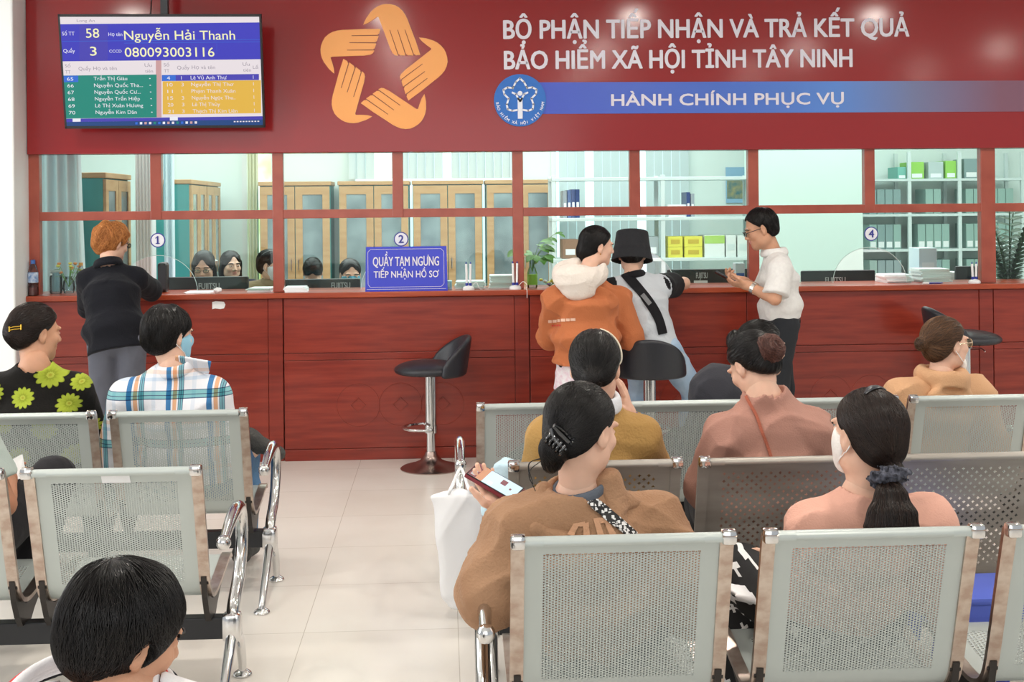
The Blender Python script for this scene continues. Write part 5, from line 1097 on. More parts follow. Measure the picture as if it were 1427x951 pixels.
p = person('woman in salmon pink shirt with dark ponytail in a black scrunchie and white face mask', P(1209, 606, 3.24), -23, 3, 0, 1.02, P(1203, 690, 3.24), (1.08, 3.33, .50), (P(1128, 737, 3.2), P(1290, 728, 3.25)), (P(1108, 830, 3.25), P(1312, 830, 3.28)), ((.95, 3.5, .56), (1.2, 3.5, .58)), ((.885, 3.66, .50), (1.2, 3.68, .5)), ((.88, 3.66, .1), (1.2, 3.7, .1)), SK_A, dict(mat=PINK, inf=.024, bulge=.01, folds=.013, h=.0065, sr=1.15, wl=.12, neck=.066), dict(mat=crosses(), inf=.03), bs=.98, head_h=.0035)
tail = [P(1236, 664, 3.10), P(1242, 690, 3.07), P(1244, 714, 3.055), P(1243, 737, 3.05)]
TF = updo(p, H_BROWN, (0, -.104, -.074), (.026, .022, .024), n=4200, h=.0045, grow=.010, nape=-.080, r=.0008, target=(.0, -.116, -.078))
PT = Field(np.min(tail, 0)-.09, np.max(tail, 0)+.09, .0045)
for i, (ra, rb) in enumerate(((.018, .038), (.038, .058), (.058, .072))): PT.add(esw(tail[i], tail[i+1], ra, rb, ra*.62, rb*.55, A_(1, 0, 0), .02), .02)
dn = lambda q: np.tile(A_(.0, -.1, -1.), (len(q), 1))+(q-tail[0])*A_(1.4, 0, 0); st = strands(PT, 1500, 10, .011, dn, .0009, 5, jit=.1); hair_object(PT, [st], H_BROWN, p.root, p.off, 'ponytail')
SC = Field(tail[0]-.1, tail[0]+.1, .004); SC.add(ring(tail[0]+A_(0, .004, -.004), rot(-20) @ np.array(Matrix.Rotation(-.5, 3, 'X')), .030, .026, .016, .020), .01); SC.add(ell(tail[0]+A_(.036, -.01, .008), (.022, .014, .016)), .01); SC.rough(.006, 160, 3)
mesh_part(SC, 'scrunchie', CL('black speckled scrunchie', (28, 28, 34), 120, .5, ((96, 98, 110), 60)), p)
face_mask(p, CL('white mask fabric', (240, 236, 232), 200, .2)); brows(p, H_BROWN)
mb = MB(); q = p.HR.snap(smooth_path([p.H(-.042, -.03, .12), p.H(0, -.02, .13), p.H(.042, -.02, .125)], 8), .003); mb.tube(q, [.004+.009*math.sin(PI*i/(len(q)-1)) for i in range(len(q))], 8, sy=.5); mb.build('hair_comb', mat('dark grey comb', (40, 42, 48), .3), p.root, True, p.off)
# --- woman in dusty rose with a bun
ROSE = CL('dusty rose cotton', (178, 133, 119), 180, .22)
p = person('seated woman in dusty rose shirt with a messy brown bun and thin shoulder strap', P(1050, 510, 4.15), -32, -34, 0, .93, P(1064, 548, 4.09), (1.08, 4.20, .50), (P(1015, 608, 4.06), P(1132, 602, 4.12)), (P(990, 680, 4.15), P(1156, 680, 4.18)), ((.98, 4.4, .6), (1.2, 4.4, .6)), ((.98, 4.55, .5), (1.18, 4.55, .5)), ((.98, 4.58, .1), (1.18, 4.58, .1)), SK_A, dict(mat=ROSE, inf=.028, bulge=.02, folds=.014, sr=1.15, wl=.11, nz=.03, nc=.05), dict(mat=BLKT), bs=1.08)
updo(p, H_BLACK, None, n=1300, grow=.010, target=(.02, -.10, .03), nape=-.074)
BN = Field(p.H(.0, -.11, .012)-.1, p.H(.0, -.11, .012)+.1, .0045); BN.add(ell(p.H(.0, -.112, .012), (.052, .036, .044), p.R), .01); BN.rough(.006, 110, 2); cb = p.H(.0, -.11, .012); ax_ = p.R[:, 1]
st = strands(BN, 700, 9, .011, lambda q: np.cross(q-cb, ax_), .0012, 3, jit=.35, lift=.003); hair_object(BN, [st], hair_mat('reddish brown bun', (66, 40, 36), (112, 74, 64)), p.root, p.off, 'bun')
strap(p, [(1040, 553), (1052, 576), (1062, 602), (1071, 628), (1078, 650)], .010, 'thin_strap', CL('rust cord', (168, 96, 76)), .004)
# --- person in charcoal leaning beside her
CHAR = CL('charcoal cloth', (58, 58, 64), 180, .2)
p = person('person in charcoal clothes with black hair, face turned right, half hidden behind dusty rose shirt', P(1062, 486, 5.35), 74, -4, -6, 1.0, P(1040, 524, 5.3), (1.13, 5.24, .50), (P(990, 548, 5.26), P(1064, 546, 5.42)), (P(975, 600, 5.3), P(1075, 600, 5.5)), ((1.15, 5.55, .6), (1.35, 5.6, .6)), ((1.1, 5.7, .5), (1.25, 5.7, .5)), ((1.1, 5.75, .1), (1.25, 5.75, .1)), SK_A, dict(mat=CHAR, inf=.028, folds=.008, sr=1.1, extra=[(ell(P(1000, 545, 5.24), (.13, .1, .12)), .05)]), dict(mat=BLKT))
updo(p, H_BLACK, (0, -.135, .03), (.034, .040, .05), n=900, grow=.012); brows(p, H_BLACK)
# --- woman in the tan hoodie with glasses
TAN = CL('tan hoodie fleece', (205, 160, 122), 140, .3)
p = person('woman in tan hoodie with streaked brown bun and glasses looking right', P(1318, 480, 5.25), 74, 2, 0, .98, P(1310, 524, 5.23), (2.1, 5.33, .50), (P(1258, 556, 5.18), P(1360, 551, 5.28)), (P(1240, 620, 5.25), P(1384, 620, 5.3)), ((2.0, 5.55, .6), (2.2, 5.55, .6)), ((2.0, 5.7, .5), (2.2, 5.7, .5)), ((2.0, 5.72, .1), (2.2, 5.72, .1)), SK_A, dict(mat=TAN, inf=.032, bulge=.02, folds=.013, name='hoodie', sr=1.2), dict(mat=DENIM), bs=1.04)
updo(p, H_LIGHT, (-.0, -.128, .012), (.030, .034, .032), n=1400, grow=.010, nape=-.070, jit=.2)
spectacles(p, mat('pale gold wire', (214, 190, 160), .25, .8), round_=True); brows(p, H_BROWN)
Hd = Field(p.neck-.24, p.neck+.2, .006); Rh_ = np.stack([p.sx, unit(np.cross(p.up, p.sx)), p.up], 1); Ht = lambda x, y, z: p.neck+Rh_ @ A_(x, y, z)
Hd.add(ring(Ht(0, -.012, .0), Rh_ @ np.array(Matrix.Rotation(-.25, 3, 'X')), .088, .085, .036, .046), .03); Hd.add(ell(Ht(-.01, -.105, -.055), (.125, .05, .06), Rh_), .04); Hd.sub(ell(Ht(-.02, -.150, -.02), (.075, .035, .018), Rh_), .015); Hd.add(rc(Ht(.10, -.02, -.03), Ht(.12, .02, -.06), .03, .03), .03); Hd.folds(.006, .11, 3); mesh_part(Hd, 'hood', TAN, p)
MB().tube(smooth_path([p.H(.08, -.012, -.02), p.H(.078, .012, -.05), p.H(.062, .05, -.088)], 6), .0022, 6).build('ear_loop', WHITE, p.root, True, p.off); K = Field(p.hc-.2, p.hc+.2, .005); K.add(ell(p.H(.046, .052, -.088), (.022, .012, .028), p.R), .01); mesh_part(K, 'lowered_mask', CL('white mask fabric', (240, 236, 232)), p)
# --- staff behind the glass
def office_chair(x, y, lab):
    t = thing('office_chair', lab, 'chair', (x, y, 0), group='staff chairs'); MB().box(-.23, .23, -.22, .22, .38, .44, bev=.03).build('seat', DARK, t, True); MB().box(-.21, .21, .24, .29, .5, .9, bev=.03).build('backrest', DARK, t, True); mb = MB(); mb.lathe((0, 0, 0), [(.03, .06), (.03, .38)], 12); mb.tube([(0, .05, .4), (0, .28, .42), (0, .28, .55)], .02, 8); mb.build('pole', BLACK, t, True); mb = MB()
    for k in range(5): mb.tube([(0, 0, .07), (.26*math.cos(k*1.2566), .26*math.sin(k*1.2566), .03)], [.025, .02], 8); mb.lathe((.26*math.cos(k*1.2566), .26*math.sin(k*1.2566), 0), [(.02, 0), (.03, .015), (.02, .03)], 10)
    mb.build('star_base', BLACK, t, True)
def staff(label, x, y, Y, yaw, pitch, top, hair='long', mask=None, glasses=False, chair=None):
    hc = P(x, y, Y); nk = hc+A_(0, .02, -.135); pz = nk[2]-.50; pel = A_(hc[0], Y+.10, max(.47, pz)); nk = A_(hc[0], Y+.04, hc[2]-.135); d = -1
    sh = (nk+A_(.17, .0, -.06), nk+A_(-.17, .0, -.06)); dz = .80
    el = (A_(hc[0]+.21, Y-.0, dz+.06), A_(hc[0]-.21, Y-.0, dz+.06)); yw = YD1-.12 if Y < 9.7 else Y-.30; dz2 = dz if Y < 9.7 else .62; wr = (A_(hc[0]+.12, yw, dz2), A_(hc[0]-.12, yw, dz2))
    p = person(label, hc, yaw, pitch, 0, .97, nk, pel, sh, el, wr, (pel+A_(.1, -.42, .02), pel+A_(-.1, -.42, .02)), (A_(hc[0]+.1, Y-.3, .1), A_(hc[0]-.1, Y-.3, .1)), SK_A, dict(mat=top, inf=.022, folds=.006, h=.010), dict(mat=BLKT), hands=(dict(f=A_(-.5, -.85, 0), n=A_(0, 0, -1), curl=.3), dict(f=A_(.5, -.85, 0), n=A_(0, 0, -1), curl=.3)))
    H = p.H; ex = ([(ell(H(0, -.06, -.07), (.085, .05, .09), p.R), .03)]+[(rc(H(q*.078, .008, .03), H(q*.086, -.012, -.13), .014, .018), .012) for q in (-1, 1)]) if hair == 'long' else []
    updo(p, H_BLACK, None, n=500, grow=.010, target=(0, -.10, -.14), nape=-.17 if hair == 'long' else -.07, extra=ex, plane=((0, .090, .086), (0, .93, -.37)) if hair == 'long' else ((0, .088, .084), (0, .80, -.60)), ears=hair != 'long', arch='v')
    brows(p, H_BLACK)
    if mask: face_mask(p, mask)
    if glasses: spectacles(p, BLACK)
    collar(p, .064, .03, .009, top); office_chair(hc[0], Y+.12, chair)
DKJ = CL('dark navy jacket', (40, 44, 60), 150, .2); 
staff('office clerk with long black hair and black framed glasses facing the first window', 284, 372, 9.4, 178, -18, CL('black blouse', (34, 34, 40)), 'long', None, True, 'office chair of the clerk with glasses')
staff('office clerk with dark hair glancing right, seated behind the clerk with glasses', 322, 370, 10.2, 150, -4, DKJ, 'long', None, False, 'office chair of the clerk glancing right')
staff('office clerk in olive jacket with face mask in side view behind the second post', 377, 370, 9.4, 110, -8, CL('olive jacket', (150, 132, 104)), 'short', CL('pale mask fabric', (214, 220, 226)), False, 'office chair of the clerk in olive jacket')
staff('office clerk bowed over the desk, black hair above the monitor', 436, 380, 10.15, 176, -55, DKJ, 'short', None, False, 'office chair of the bowed clerk')
staff('office clerk with blue face mask beside the blue counter sign', 488, 383, 9.4, 165, -12, DKJ, 'short', CL('teal mask fabric', (86, 150, 172)), False, 'office chair of the clerk with blue mask')
# ================================================================== bar stools
LEATH = mat('black stool leather', (40, 42, 48), .38, spec=.5, bump=(120, .08))
TRUMP = mat('brownish chrome', (168, 150, 144), .25, 1.)
def bar_stool(label, x, y, face, zs=.65):
    """face: heading of the sitter in degrees, 0 away from the camera"""
    t = thing('bar_stool', label, 'stool', (x, y, 0), -math.radians(face), 'black bar stools')
    MB().lathe((0, 0, 0), [(.19, .0), (.192, .006), (.18, .014), (.12, .030), (.07, .052), (.042, .085), (.034, .11)], 40).build('base', TRUMP, t, True)
    MB().lathe((0, 0, 0), [(.029, .1), (.029, .26), (.038, .262), (.038, zs-.075), (.05, zs-.07), (.05, zs-.06)], 24).build('column', CHROME, t, True)
    q = [(.13*math.sin(a), .02+.155*math.cos(a) if abs(a) < 1.6 else 0, .26) for a in np.linspace(-1.55, 1.55, 17)]
    mb = MB(); mb.tube([(-.03, -.0, .245)]+q+[(.03, 0, .245)], .009, 8); mb.lathe((0, 0, .225), [(.042, 0), (.042, .045)], 16); mb.build('foot_ring', CHROME, t, True)
    F = Field((-.26, -.26, zs-.1), (.26, .26, zs+.06), .008); F.add(rbox((0, .02, zs-.035), (.205, .20, .04), None, .036), .01); F.cut((0, 0, 0), (0, 0, 0.0001)) if False else None
    F2 = Field((-.26, -.26, zs-.1), (.26, .26, zs+.06), .008); F2.add(ell((0, .015, zs-.035), (.215, .21, .058)), .01); F2.cut((0, 0, zs-.062), (0, 0, -1), .012); v, fq, mi = F2.mesh(); mesh_np('seat', v, fq, LEATH, t, None, True)
    F3 = Field((-.28, -.3, zs-.1), (.28, .2, zs+.24), .007)
    for a in np.linspace(-1.3, 1.3, 41):
        k = math.cos(a*1.19)**.6 if abs(a) < 1.29 else .1; x0, y0 = .208*math.sin(a), -.205*math.cos(a); F3.add(rc((x0, y0, zs-.05), (x0*1.02, y0*1.04-.03*k, zs-.02+.175*k), .021, .016), .012)
    v, fq, mi = F3.mesh(); mesh_np('backrest', v, fq, LEATH, t, None, True)
    MB().tube([(.03, .02, zs-.09), (.12, .06, zs-.085), (.15, .07, zs-.10)], .005, 6).build('lift_lever', CHROME, t, True)
    return t
sp = G(601, 652); bar_stool('empty black leather bar stool standing alone in front of the counter', sp[0], 7.62, -100, .655)
sp = P(905, 510, 7.36); bar_stool('black bar stool under the man in the bucket hat', sp[0], 7.36, 10, .665)
sp = P(1344, 478, 7.55); bar_stool('black bar stool half hidden behind the woman in the tan hoodie', sp[0], 7.55, 92, .80)
# ================================================================== on the counter ledge
def lathe_thing(name, label, cat, loc, prof, m, n=20, group=None):
    t = thing(name, label, cat, loc, 0, group); return t
PET = glass('clear bottle plastic', (232, 238, 240), 1.0)
wb = P(50, 411, 7.99); t = thing('water_bottle', 'clear plastic water bottle with blue label and cap at the left end of the ledge', 'bottle', (wb[0], 7.94, ZC))
MB().lathe((0, 0, 0), [(.026, .0), (.031, .006), (.031, .06), (.029, .07), (.031, .08), (.031, .155), (.022, .19), (.012, .205), (.012, .215)], 20).build('bottle', PET, t, True)
MB().lathe((0, 0, 0), [(.0316, .085), (.0316, .15)], 20).build('bottle_label', mat('blue bottle label', (70, 120, 180), .4, var=((210, 222, 236), 40)), t, True); MB().lathe((0, 0, 0), [(.0145, .205), (.0145, .228), (.012, .23)], 16).build('cap', mat('blue cap', (70, 110, 180), .4), t, True)
MB().lathe((0, 0, 0), [(.028, .004), (.0295, .055)], 20).build('drink', mat('reddish drink', (150, 96, 92), .2), t, True)
# blue notice
bs_ = [P(511, 346, 7.935), P(622.5, 346, 7.935), P(624, 408, 7.915), P(509, 408, 7.915)]; bl_ = np.array([bs_[3][0], 7.918, ZC]); A1 = A_(1, 0, 0); B1 = unit(A_(0, .03, 1)); wS = bs_[2][0]-bs_[3][0]; hS = (408-346)/214.5
BLUE = mat('blue acrylic sign', (48, 58, 196), .22, spec=.5); sg = thing('counter_sign', 'blue acrylic notice standing on the ledge before window two', 'sign', bl_+A1*wS/2)
mb = MB(); mb.prism([(0, 0), (wS, 0), (wS-.006, hS), (.006, hS)], bl_+A_(0, .005, 0), A1, B1, .005); mb.box(bl_[0], bl_[0]+wS, 7.918, 7.985, ZC, ZC+.006); mb.build('sign_plate', BLUE, sg, off=bl_+A1*wS/2)
mb = MB(); px_ = wS/115
def sgl(pts, w_=.0022):
    for (a, b), (c, d) in zip(pts[:-1], pts[1:]):
        l_ = math.hypot(c-a, d-b); nx, ny = -(d-b)/l_*w_/2, (c-a)/l_*w_/2; mb.prism([(a+nx, b+ny), (a-nx, b-ny), (c-nx, d-ny), (c+nx, d+ny)], bl_+A_(0, -.0005, 0), A1, B1, .001)
u = lambda x, y: ((x-509)*px_, (408-y)*px_)
sgl([u(517, 349), u(615, 349), u(619, 353), u(619, 398), u(615, 402), u(516, 402), u(513, 398), u(513, 353), u(517, 349)]); sgl([u(511, 405), u(622, 405)])
letter(mb, 'QUẦY TẠM NGƯNG', bl_+A1*u(520, 0)[0]+B1*u(0, 372.5)[1]+A_(0, -.001, 0), A1, B1, 92*px_, 12.5*px_, .016); letter(mb, 'TIẾP NHẬN HỒ SƠ', bl_+A1*u(521, 0)[0]+B1*u(0, 388.8)[1]+A_(0, -.001, 0), A1, B1, 91*px_, 9*px_, .014)
mb.build('sign_lettering', mat('white sign lettering', (226, 222, 232)), sg, off=bl_+A1*wS/2)
def pen_stand(label, x, y, Y, h=.17, cord=True, n=2):
    b = P(x, y, Y); t = thing('pen_stand', label, 'pen stand', (b[0], Y, ZC), group='pens on the ledge')
    MB().lathe((0, 0, 0), [(.038, 0), (.040, .006), (.036, .018), (.02, .026), (.006, .03)], 20).build('base', WHITE, t, True)
    for k in range(n):
        x0 = (k-(n-1)/2)*.022; p_ = MB().tube([(x0, 0, .026), (x0*1.3, .004, h)], .0075, 10).build('pen', WHITE, t, True); MB().tube([(x0, 0, .02), (x0*1.04, 0, .045)], .0095, 10).build('pen_holder', mat('blue pen holder', (40, 52, 150), .3), p_, True); MB().tube([(x0*1.3, .004, h), (x0*1.34, .004, h+.012)], .004, 8).build('pen_tip', mat('blue pen holder', (40, 52, 150)), p_, True)
    if cord: MB().tube(smooth_path([(.02, 0, .02), (.05, -.01, .05), (.075, -.015, .03), (.07, -.02, .004), (.07, -.10, -.0), (.07, -.105, -.05)] if label.find('post') > 0 else [(.02, 0, .02), (.05, -.01, .05), (.07, -.01, .01), (.09, .0, .004)], 6), .002, 5).build('cord', WHITE, t, True)
pen_stand('white stand with two upright pens just right of the blue notice', 653, 404, 7.955); pen_stand('white stand with two upright pens and a cord beside the middle post', 718, 403, 7.955); pen_stand('white pen stand with blue base at the right end near window four', 1358, 393, 7.955, .13, False)
pen_stand('single white pen in a stand behind the man in the white shirt', 1047, 396, 8.02, .16, False, 1)
b = P(1300, 394, 7.96); t = thing('ballpoint_pen', 'blue pen lying on the ledge under window four', 'pen', (b[0], 7.95, ZC+.005)); MB().tube([(-.07, 0, 0), (.05, .01, 0), (.07, .012, 0)], [.005, .005, .002], 8).build('pen_barrel', mat('blue pen holder', (40, 52, 150)), t, True); MB().tube([(-.075, -.0005, 0), (-.03, .003, 0)], .0058, 8).build('pen_cap', WHITE, t, True)
def paper_stack(label, x0, x1, Y, z, h, seed=0, n=5, d=.2):
    a, b = P(x0, 400, Y)[0], P(x1, 400, Y)[0]; r = random.Random(seed); t = thing('paper_stack', label, 'papers', ((a+b)/2, Y, z), group='stacks of papers'); mb = MB()
    for k in range(n):
        e = (r.random()-.5)*.02; R_ = np.array(Matrix.Rotation((r.random()-.5)*.16, 3, 'Z')); mb.obox((e, (r.random()-.5)*.02, h*(k+.5)/n), (b-a-.02*r.random(), d, h/n*.94), R_)
    mb.build('sheets', PAPER, t); return t
paper_stack('white papers on the ledge left of the first post', 347, 382, 8.10, ZC, .025, 1, 4); paper_stack('white papers on the ledge just right of the first post', 396, 428, 8.06, ZC, .03, 2, 4)
paper_stack('low stack of white papers right of the blue notice', 634, 676, 8.14, ZC, .05, 3, 6); paper_stack('taller stack of white papers beside the second post', 682, 716, 8.16, ZC, .085, 4, 8)
paper_stack('white paper bundle on the ledge right of the fourth black monitor', 1226, 1264, 8.20, ZC, .055, 5, 6); paper_stack('thick bundle of white files leaning on the ledge under window four', 1276, 1318, 8.22, ZC, .09, 6, 8); paper_stack('sheet of white paper in front of the first black monitor', 262, 300, 8.06, ZC, .006, 9, 2)
def box_thing(name, label, cat, x0, x1, y0, y1, Y, d, m, z=None, group=None, cover=None, bev=.004):
    a, b = P(x0, y1, Y), P(x1, y1, Y); zt = P(x0, y0, Y)[2]; zb = a[2] if z is None else z; t = thing(name, label, cat, ((a[0]+b[0])/2, Y+d/2, zb), 0, group); hw = (b[0]-a[0])/2
    MB().box(-hw, hw, -d/2, d/2, 0, zt-zb, bev=bev).build('box_body', m, t)
    if cover: MB().box(-hw*cover[1], hw*cover[1], -d/2-.0015, -d/2, (zt-zb)*cover[2], (zt-zb)*cover[3]).build('box_label', cover[0], t)
    return t
PALEB = mat('pale blue card', (186, 212, 222), .5); box_thing('tissue_box', 'pale blue box at the right corner of the blue notice', 'box', 614, 630, 392, 407, 8.0, .09, PALEB, ZC, None, (WHITE, .6, .3, .8))
box_thing('carton', 'blue and white carton behind the phone of the man in white', 'box', 1025, 1038, 367, 394, 8.06, .08, mat('grey white card', (206, 214, 220), .5), ZC, None, (mat('carton blue', (60, 100, 170), .5), .9, .1, .55))
box_thing('desk_speaker', 'black upright desk speaker beside the sweater sleeve at window one', 'speaker', 219, 232, 366, 408, 8.1, .10, BLACK, ZC, None, (DARK, .8, .1, .9), .02)
t = thing('tissue_wad', 'small crumpled white tissue on the ledge before the first monitor', 'tissue', (P(304, 405, 7.98)[0], 7.96, ZC)); F = Field((-.05, -.05, -.005), (.05, .05, .06), .004); F.add(ell((0, 0, .016), (.024, .02, .016)), .01); F.rough(.006, 140, 2); F.cut((0, 0, 0.0), (0, 0, -1), .002); v, q, mi = F.mesh(); mesh_np('tissue', v, q, PAPER, t, None, True)
a = P(305, 426, YB-.002); t = thing('torn_sticker', 'torn white sticker on the counter front below the first monitor', 'sticker', a); s_ = 1/215.; MB().prism([(x*s_, y*s_) for x, y in ((-9, 5), (-4, 6), (7, 5), (9, 1), (7, -4), (2, -5), (-5, -4), (-9, -5))], a, AX, AZ, .001).build('sticker_paper', PAPER, t, off=a)
# potted things on the ledge and desk
LEAF = mat('fresh green leaf', (108, 158, 62), .5); DLEAF = mat('dark green leaf', (52, 86, 48), .45)
def leaf(mb, p, d, n, L_, w_, m=0):
    p, d, n = np.array(p), unit(d), unit(n); s = unit(np.cross(d, n)); n = np.cross(s, d); pts = [(0, 0, 0), (.3, .42, -.02), (.6, .5, -.07), (.85, .28, -.15), (1, 0, -.24)]; v = [p]
    for t_, w2, b_ in pts[1:-1]: v += [p+d*L_*t_+s*w_*w2+n*L_*b_+n*w_*.12, p+d*L_*t_+n*L_*b_, p+d*L_*t_-s*w_*w2+n*L_*b_+n*w_*.12]
    v.append(p+d*L_+n*L_*pts[-1][2]); f = [(0, 1, 2), (0, 2, 3)]
    for i in (1, 4): f += [(i, i+3, i+4, i+1), (i+1, i+4, i+5, i+2)]
    f += [(7, 10, 8), (8, 10, 9)]; mb.add(v, f, m)
pl = P(742, 404, 8.10); t = thing('leafy_sprig', 'green leafy sprig in a glass bottle beside the second post', 'plant', (pl[0], 8.10, ZC))
MB().lathe((0, 0, 0), [(.032, 0), (.034, .01), (.034, .10), (.02, .14), (.014, .15), (.014, .19)], 18).build('glass_bottle', PET, t, True); MB().lathe((0, 0, 0), [(.0345, .02), (.0345, .09)], 18).build('bottle_label', mat('lime label', (140, 190, 70), .5), t, True)
mb = MB(); st_ = MB(); r = random.Random(4)
for k in range(9):
    a = r.random()*6.28; tp = np.array([.10*math.cos(a), .05*math.sin(a), .20+.13*r.random()]); st_.tube(smooth_path([(0, 0, .1), (tp[0]*.3, tp[1]*.3, .2), tuple(tp)], 4), .002, 5)
    for j in range(3): b_ = a+r.uniform(-1, 1); leaf(mb, tp*(.75+.25*j/2)+np.array([0, 0, .02*(2-j)]), (math.cos(b_), math.sin(b_)*.7, r.uniform(-.4, .3)), (0, -.5, 1), .085, .055)
tall = smooth_path([(0, 0, .12), (.06, 0, .26), (.13, 0, .34), (.17, 0, .36)], 5); st_.tube(tall, .002, 5)
for k in (9, 12, 15): leaf(mb, tall[k], (.8, -.2, .3*(-1)**k), (0, -.5, 1), .06, .035)
st_.build('stems', LEAF, t, True); mb.build('leaves', LEAF, t, True)
pl = P(1406, 392, 8.5); t = thing('potted_plant', 'tall dark green potted plant behind the far right pane', 'plant', (pl[0], 8.5, .75)); MB().lathe((0, 0, 0), [(.07, 0), (.10, .16), (.11, .17), (.10, .17), (.09, .15)], 20).build('pot', mat('terracotta pot', (150, 90, 66), .7), t, True); mb = MB(); st_ = MB(); r = random.Random(8)
for k in range(9):
    a = k*.7+.3; ht = .42+.28*r.random(); c = smooth_path([(0, 0, .14), (.04*math.cos(a), .03*math.sin(a), .14+ht*.5), (.13*math.cos(a), .08*math.sin(a), .14+ht)], 8); st_.tube(c, .005, 6)
    for j in range(4, len(c)):
        for q in (-1, 1): leaf(mb, c[j], (math.cos(a+q*1.3), math.sin(a+q*1.3)*.6, .45), (0, -.4, 1), .085, .038)
st_.build('stems', DLEAF, t, True); mb.build('leaves', DLEAF, t, True)
pl = P(96, 404, 8.16); t = thing('flower_vase', 'small vase of yellow and orange flowers behind the left pane', 'vase', (pl[0], 8.16, ZC)); MB().lathe((0, 0, 0), [(.03, 0), (.04, .03), (.035, .08), (.02, .10), (.025, .11)], 18).build('vase', PET, t, True); mb = MB(); st_ = MB(); r = random.Random(3)
for k in range(10):
    a = r.random()*6.3; p_ = np.array([.06*math.cos(a)*r.random()*1.5, .04*math.sin(a), .13+.07*r.random()]); st_.tube([(0, 0, .04), tuple(p_)], .0018, 5); mb.lathe(tuple(p_), [(.003, -.008), (.014, 0), (.012, .008), (.003, .01)], 8, k % 2)
    leaf(st_, p_*.8, (math.cos(a), math.sin(a), .2), (0, 0, 1), .05, .025)
st_.build('stems', LEAF, t, True); mb.build('blossoms', [mat('yellow blossom', (226, 206, 80)), mat('orange blossom', (232, 140, 70))], t, True)
pl = P(113, 405, 8.14); t = thing('drink_bottle', 'clear bottle with red and white label next to the black sweater', 'bottle', (pl[0], 8.14, ZC)); MB().lathe((0, 0, 0), [(.026, 0), (.028, .01), (.028, .14), (.012, .17), (.012, .19)], 18).build('bottle', PET, t, True); MB().lathe((0, 0, 0), [(.0285, .05), (.0285, .11)], 18).build('bottle_label', mat('red white label', (220, 110, 100), var=((240, 236, 236), 60)), t, True); MB().lathe((0, 0, 0), [(.014, .18), (.014, .2)], 12).build('cap', mat('orange cap', (226, 150, 70)), t, True)
pl = P(78, 405, 8.14); t = thing('glass_jar', 'clear glass jar behind the left pane beside the flowers', 'jar', (pl[0], 8.14, ZC)); MB().lathe((0, 0, 0), [(.034, 0), (.04, .01), (.04, .11), (.032, .125), (.034, .14), (.032, .14), (.036, .11), (.036, .012), (.002, .01)], 20).build('jar', PET, t, True); MB().lathe((0, 0, 0), [(.036, .138), (.036, .155)], 16).build('lid', mat('grey lid', (170, 178, 180), .4), t, True)
pl = P(766, 399, 8.12); t = thing('purple_posy', 'small bunch of purple and white flowers lying on the ledge by the sprig', 'flowers', (pl[0], 8.12, ZC)); mb = MB(); st_ = MB(); r = random.Random(6)
for k in range(12):
    p_ = (r.uniform(-.07, .07), r.uniform(-.03, .03), .012+r.random()*.045); mb.lathe(p_, [(.003, -.008), (.014, 0), (.011, .008), (.003, .01)], 8, k % 3); st_.tube([(.0, 0, .006), p_], .0018, 5)
st_.build('stems', LEAF, t); mb.build('blossoms', [mat('purple blossom', (140, 116, 180)), mat('white blossom', (236, 232, 240)), mat('yellow blossom', (226, 206, 80))], t, True)
# monitors on the desk behind the glass
def monitor(label, x0, x1, yt, Y=8.5, logo=None, extra=None):
    a, b = P(x0, yt, Y), P(x1, yt, Y); zt = (a[2]+b[2])/2; cx, hw = (a[0]+b[0])/2, (b[0]-a[0])/2; t = thing('computer_monitor', label, 'monitor', (cx, Y, .75), group='black monitors behind the ledge'); z = zt-.75
    MB().box(-hw, hw, 0, .035, z-.34, z, bev=.01).build('housing', BLACK, t, True); MB().box(-hw+.015, hw-.015, .035, .037, z-.32, z-.015).build('screen', DARK, t); mb = MB(); mb.box(-.03, .03, .01, .03, .01, z-.2, bev=.004); mb.build('stand_neck', BLACK, t); MB().box(-.11, .11, -.08, .12, 0, .012, bev=.004).build('stand_foot', BLACK, t)
    if logo:
        mb = MB(); l0 = P(logo[0], logo[2], Y-.001); l1 = P(logo[1], logo[2], Y-.001); letter(mb, 'FUJITSU', (l0[0]-cx, -.002, l0[2]-.75), AX, AZ, l1[0]-l0[0], 8/204, .02); mb.build('lettering', mat('grey monitor lettering', (190, 194, 196), .4), t)
    if extra:
        for nm, m_, x, y, x2, y2 in extra:
            p0, p1 = P(x, y2, Y), P(x2, y, Y); MB().box(p0[0]-cx, p1[0]-cx, -.003, 0, p0[2]-.75, p1[2]-.75).build(nm, m_, t)
    return t
monitor('black monitor back behind window one, in front of the clerk with glasses', 233, 346, 386, 8.5, (277, 306, 403)); monitor('black monitor back left of the blue notice', 388, 502, 389, 8.5, (462, 488, 402))
monitor('black monitor back with a white label left of the man in the white shirt', 930, 1046, 375, 8.5, (970, 986, 388), [('white_label', PAPER, 967, 391, 986, 400)]); monitor('black monitor back right of the man in the white shirt', 1117, 1220, 377, 8.5, (1150, 1178, 394.5))
monitor('dark grey monitor at an angle on the right end of the desk', 1332, 1372, 371, 8.6)
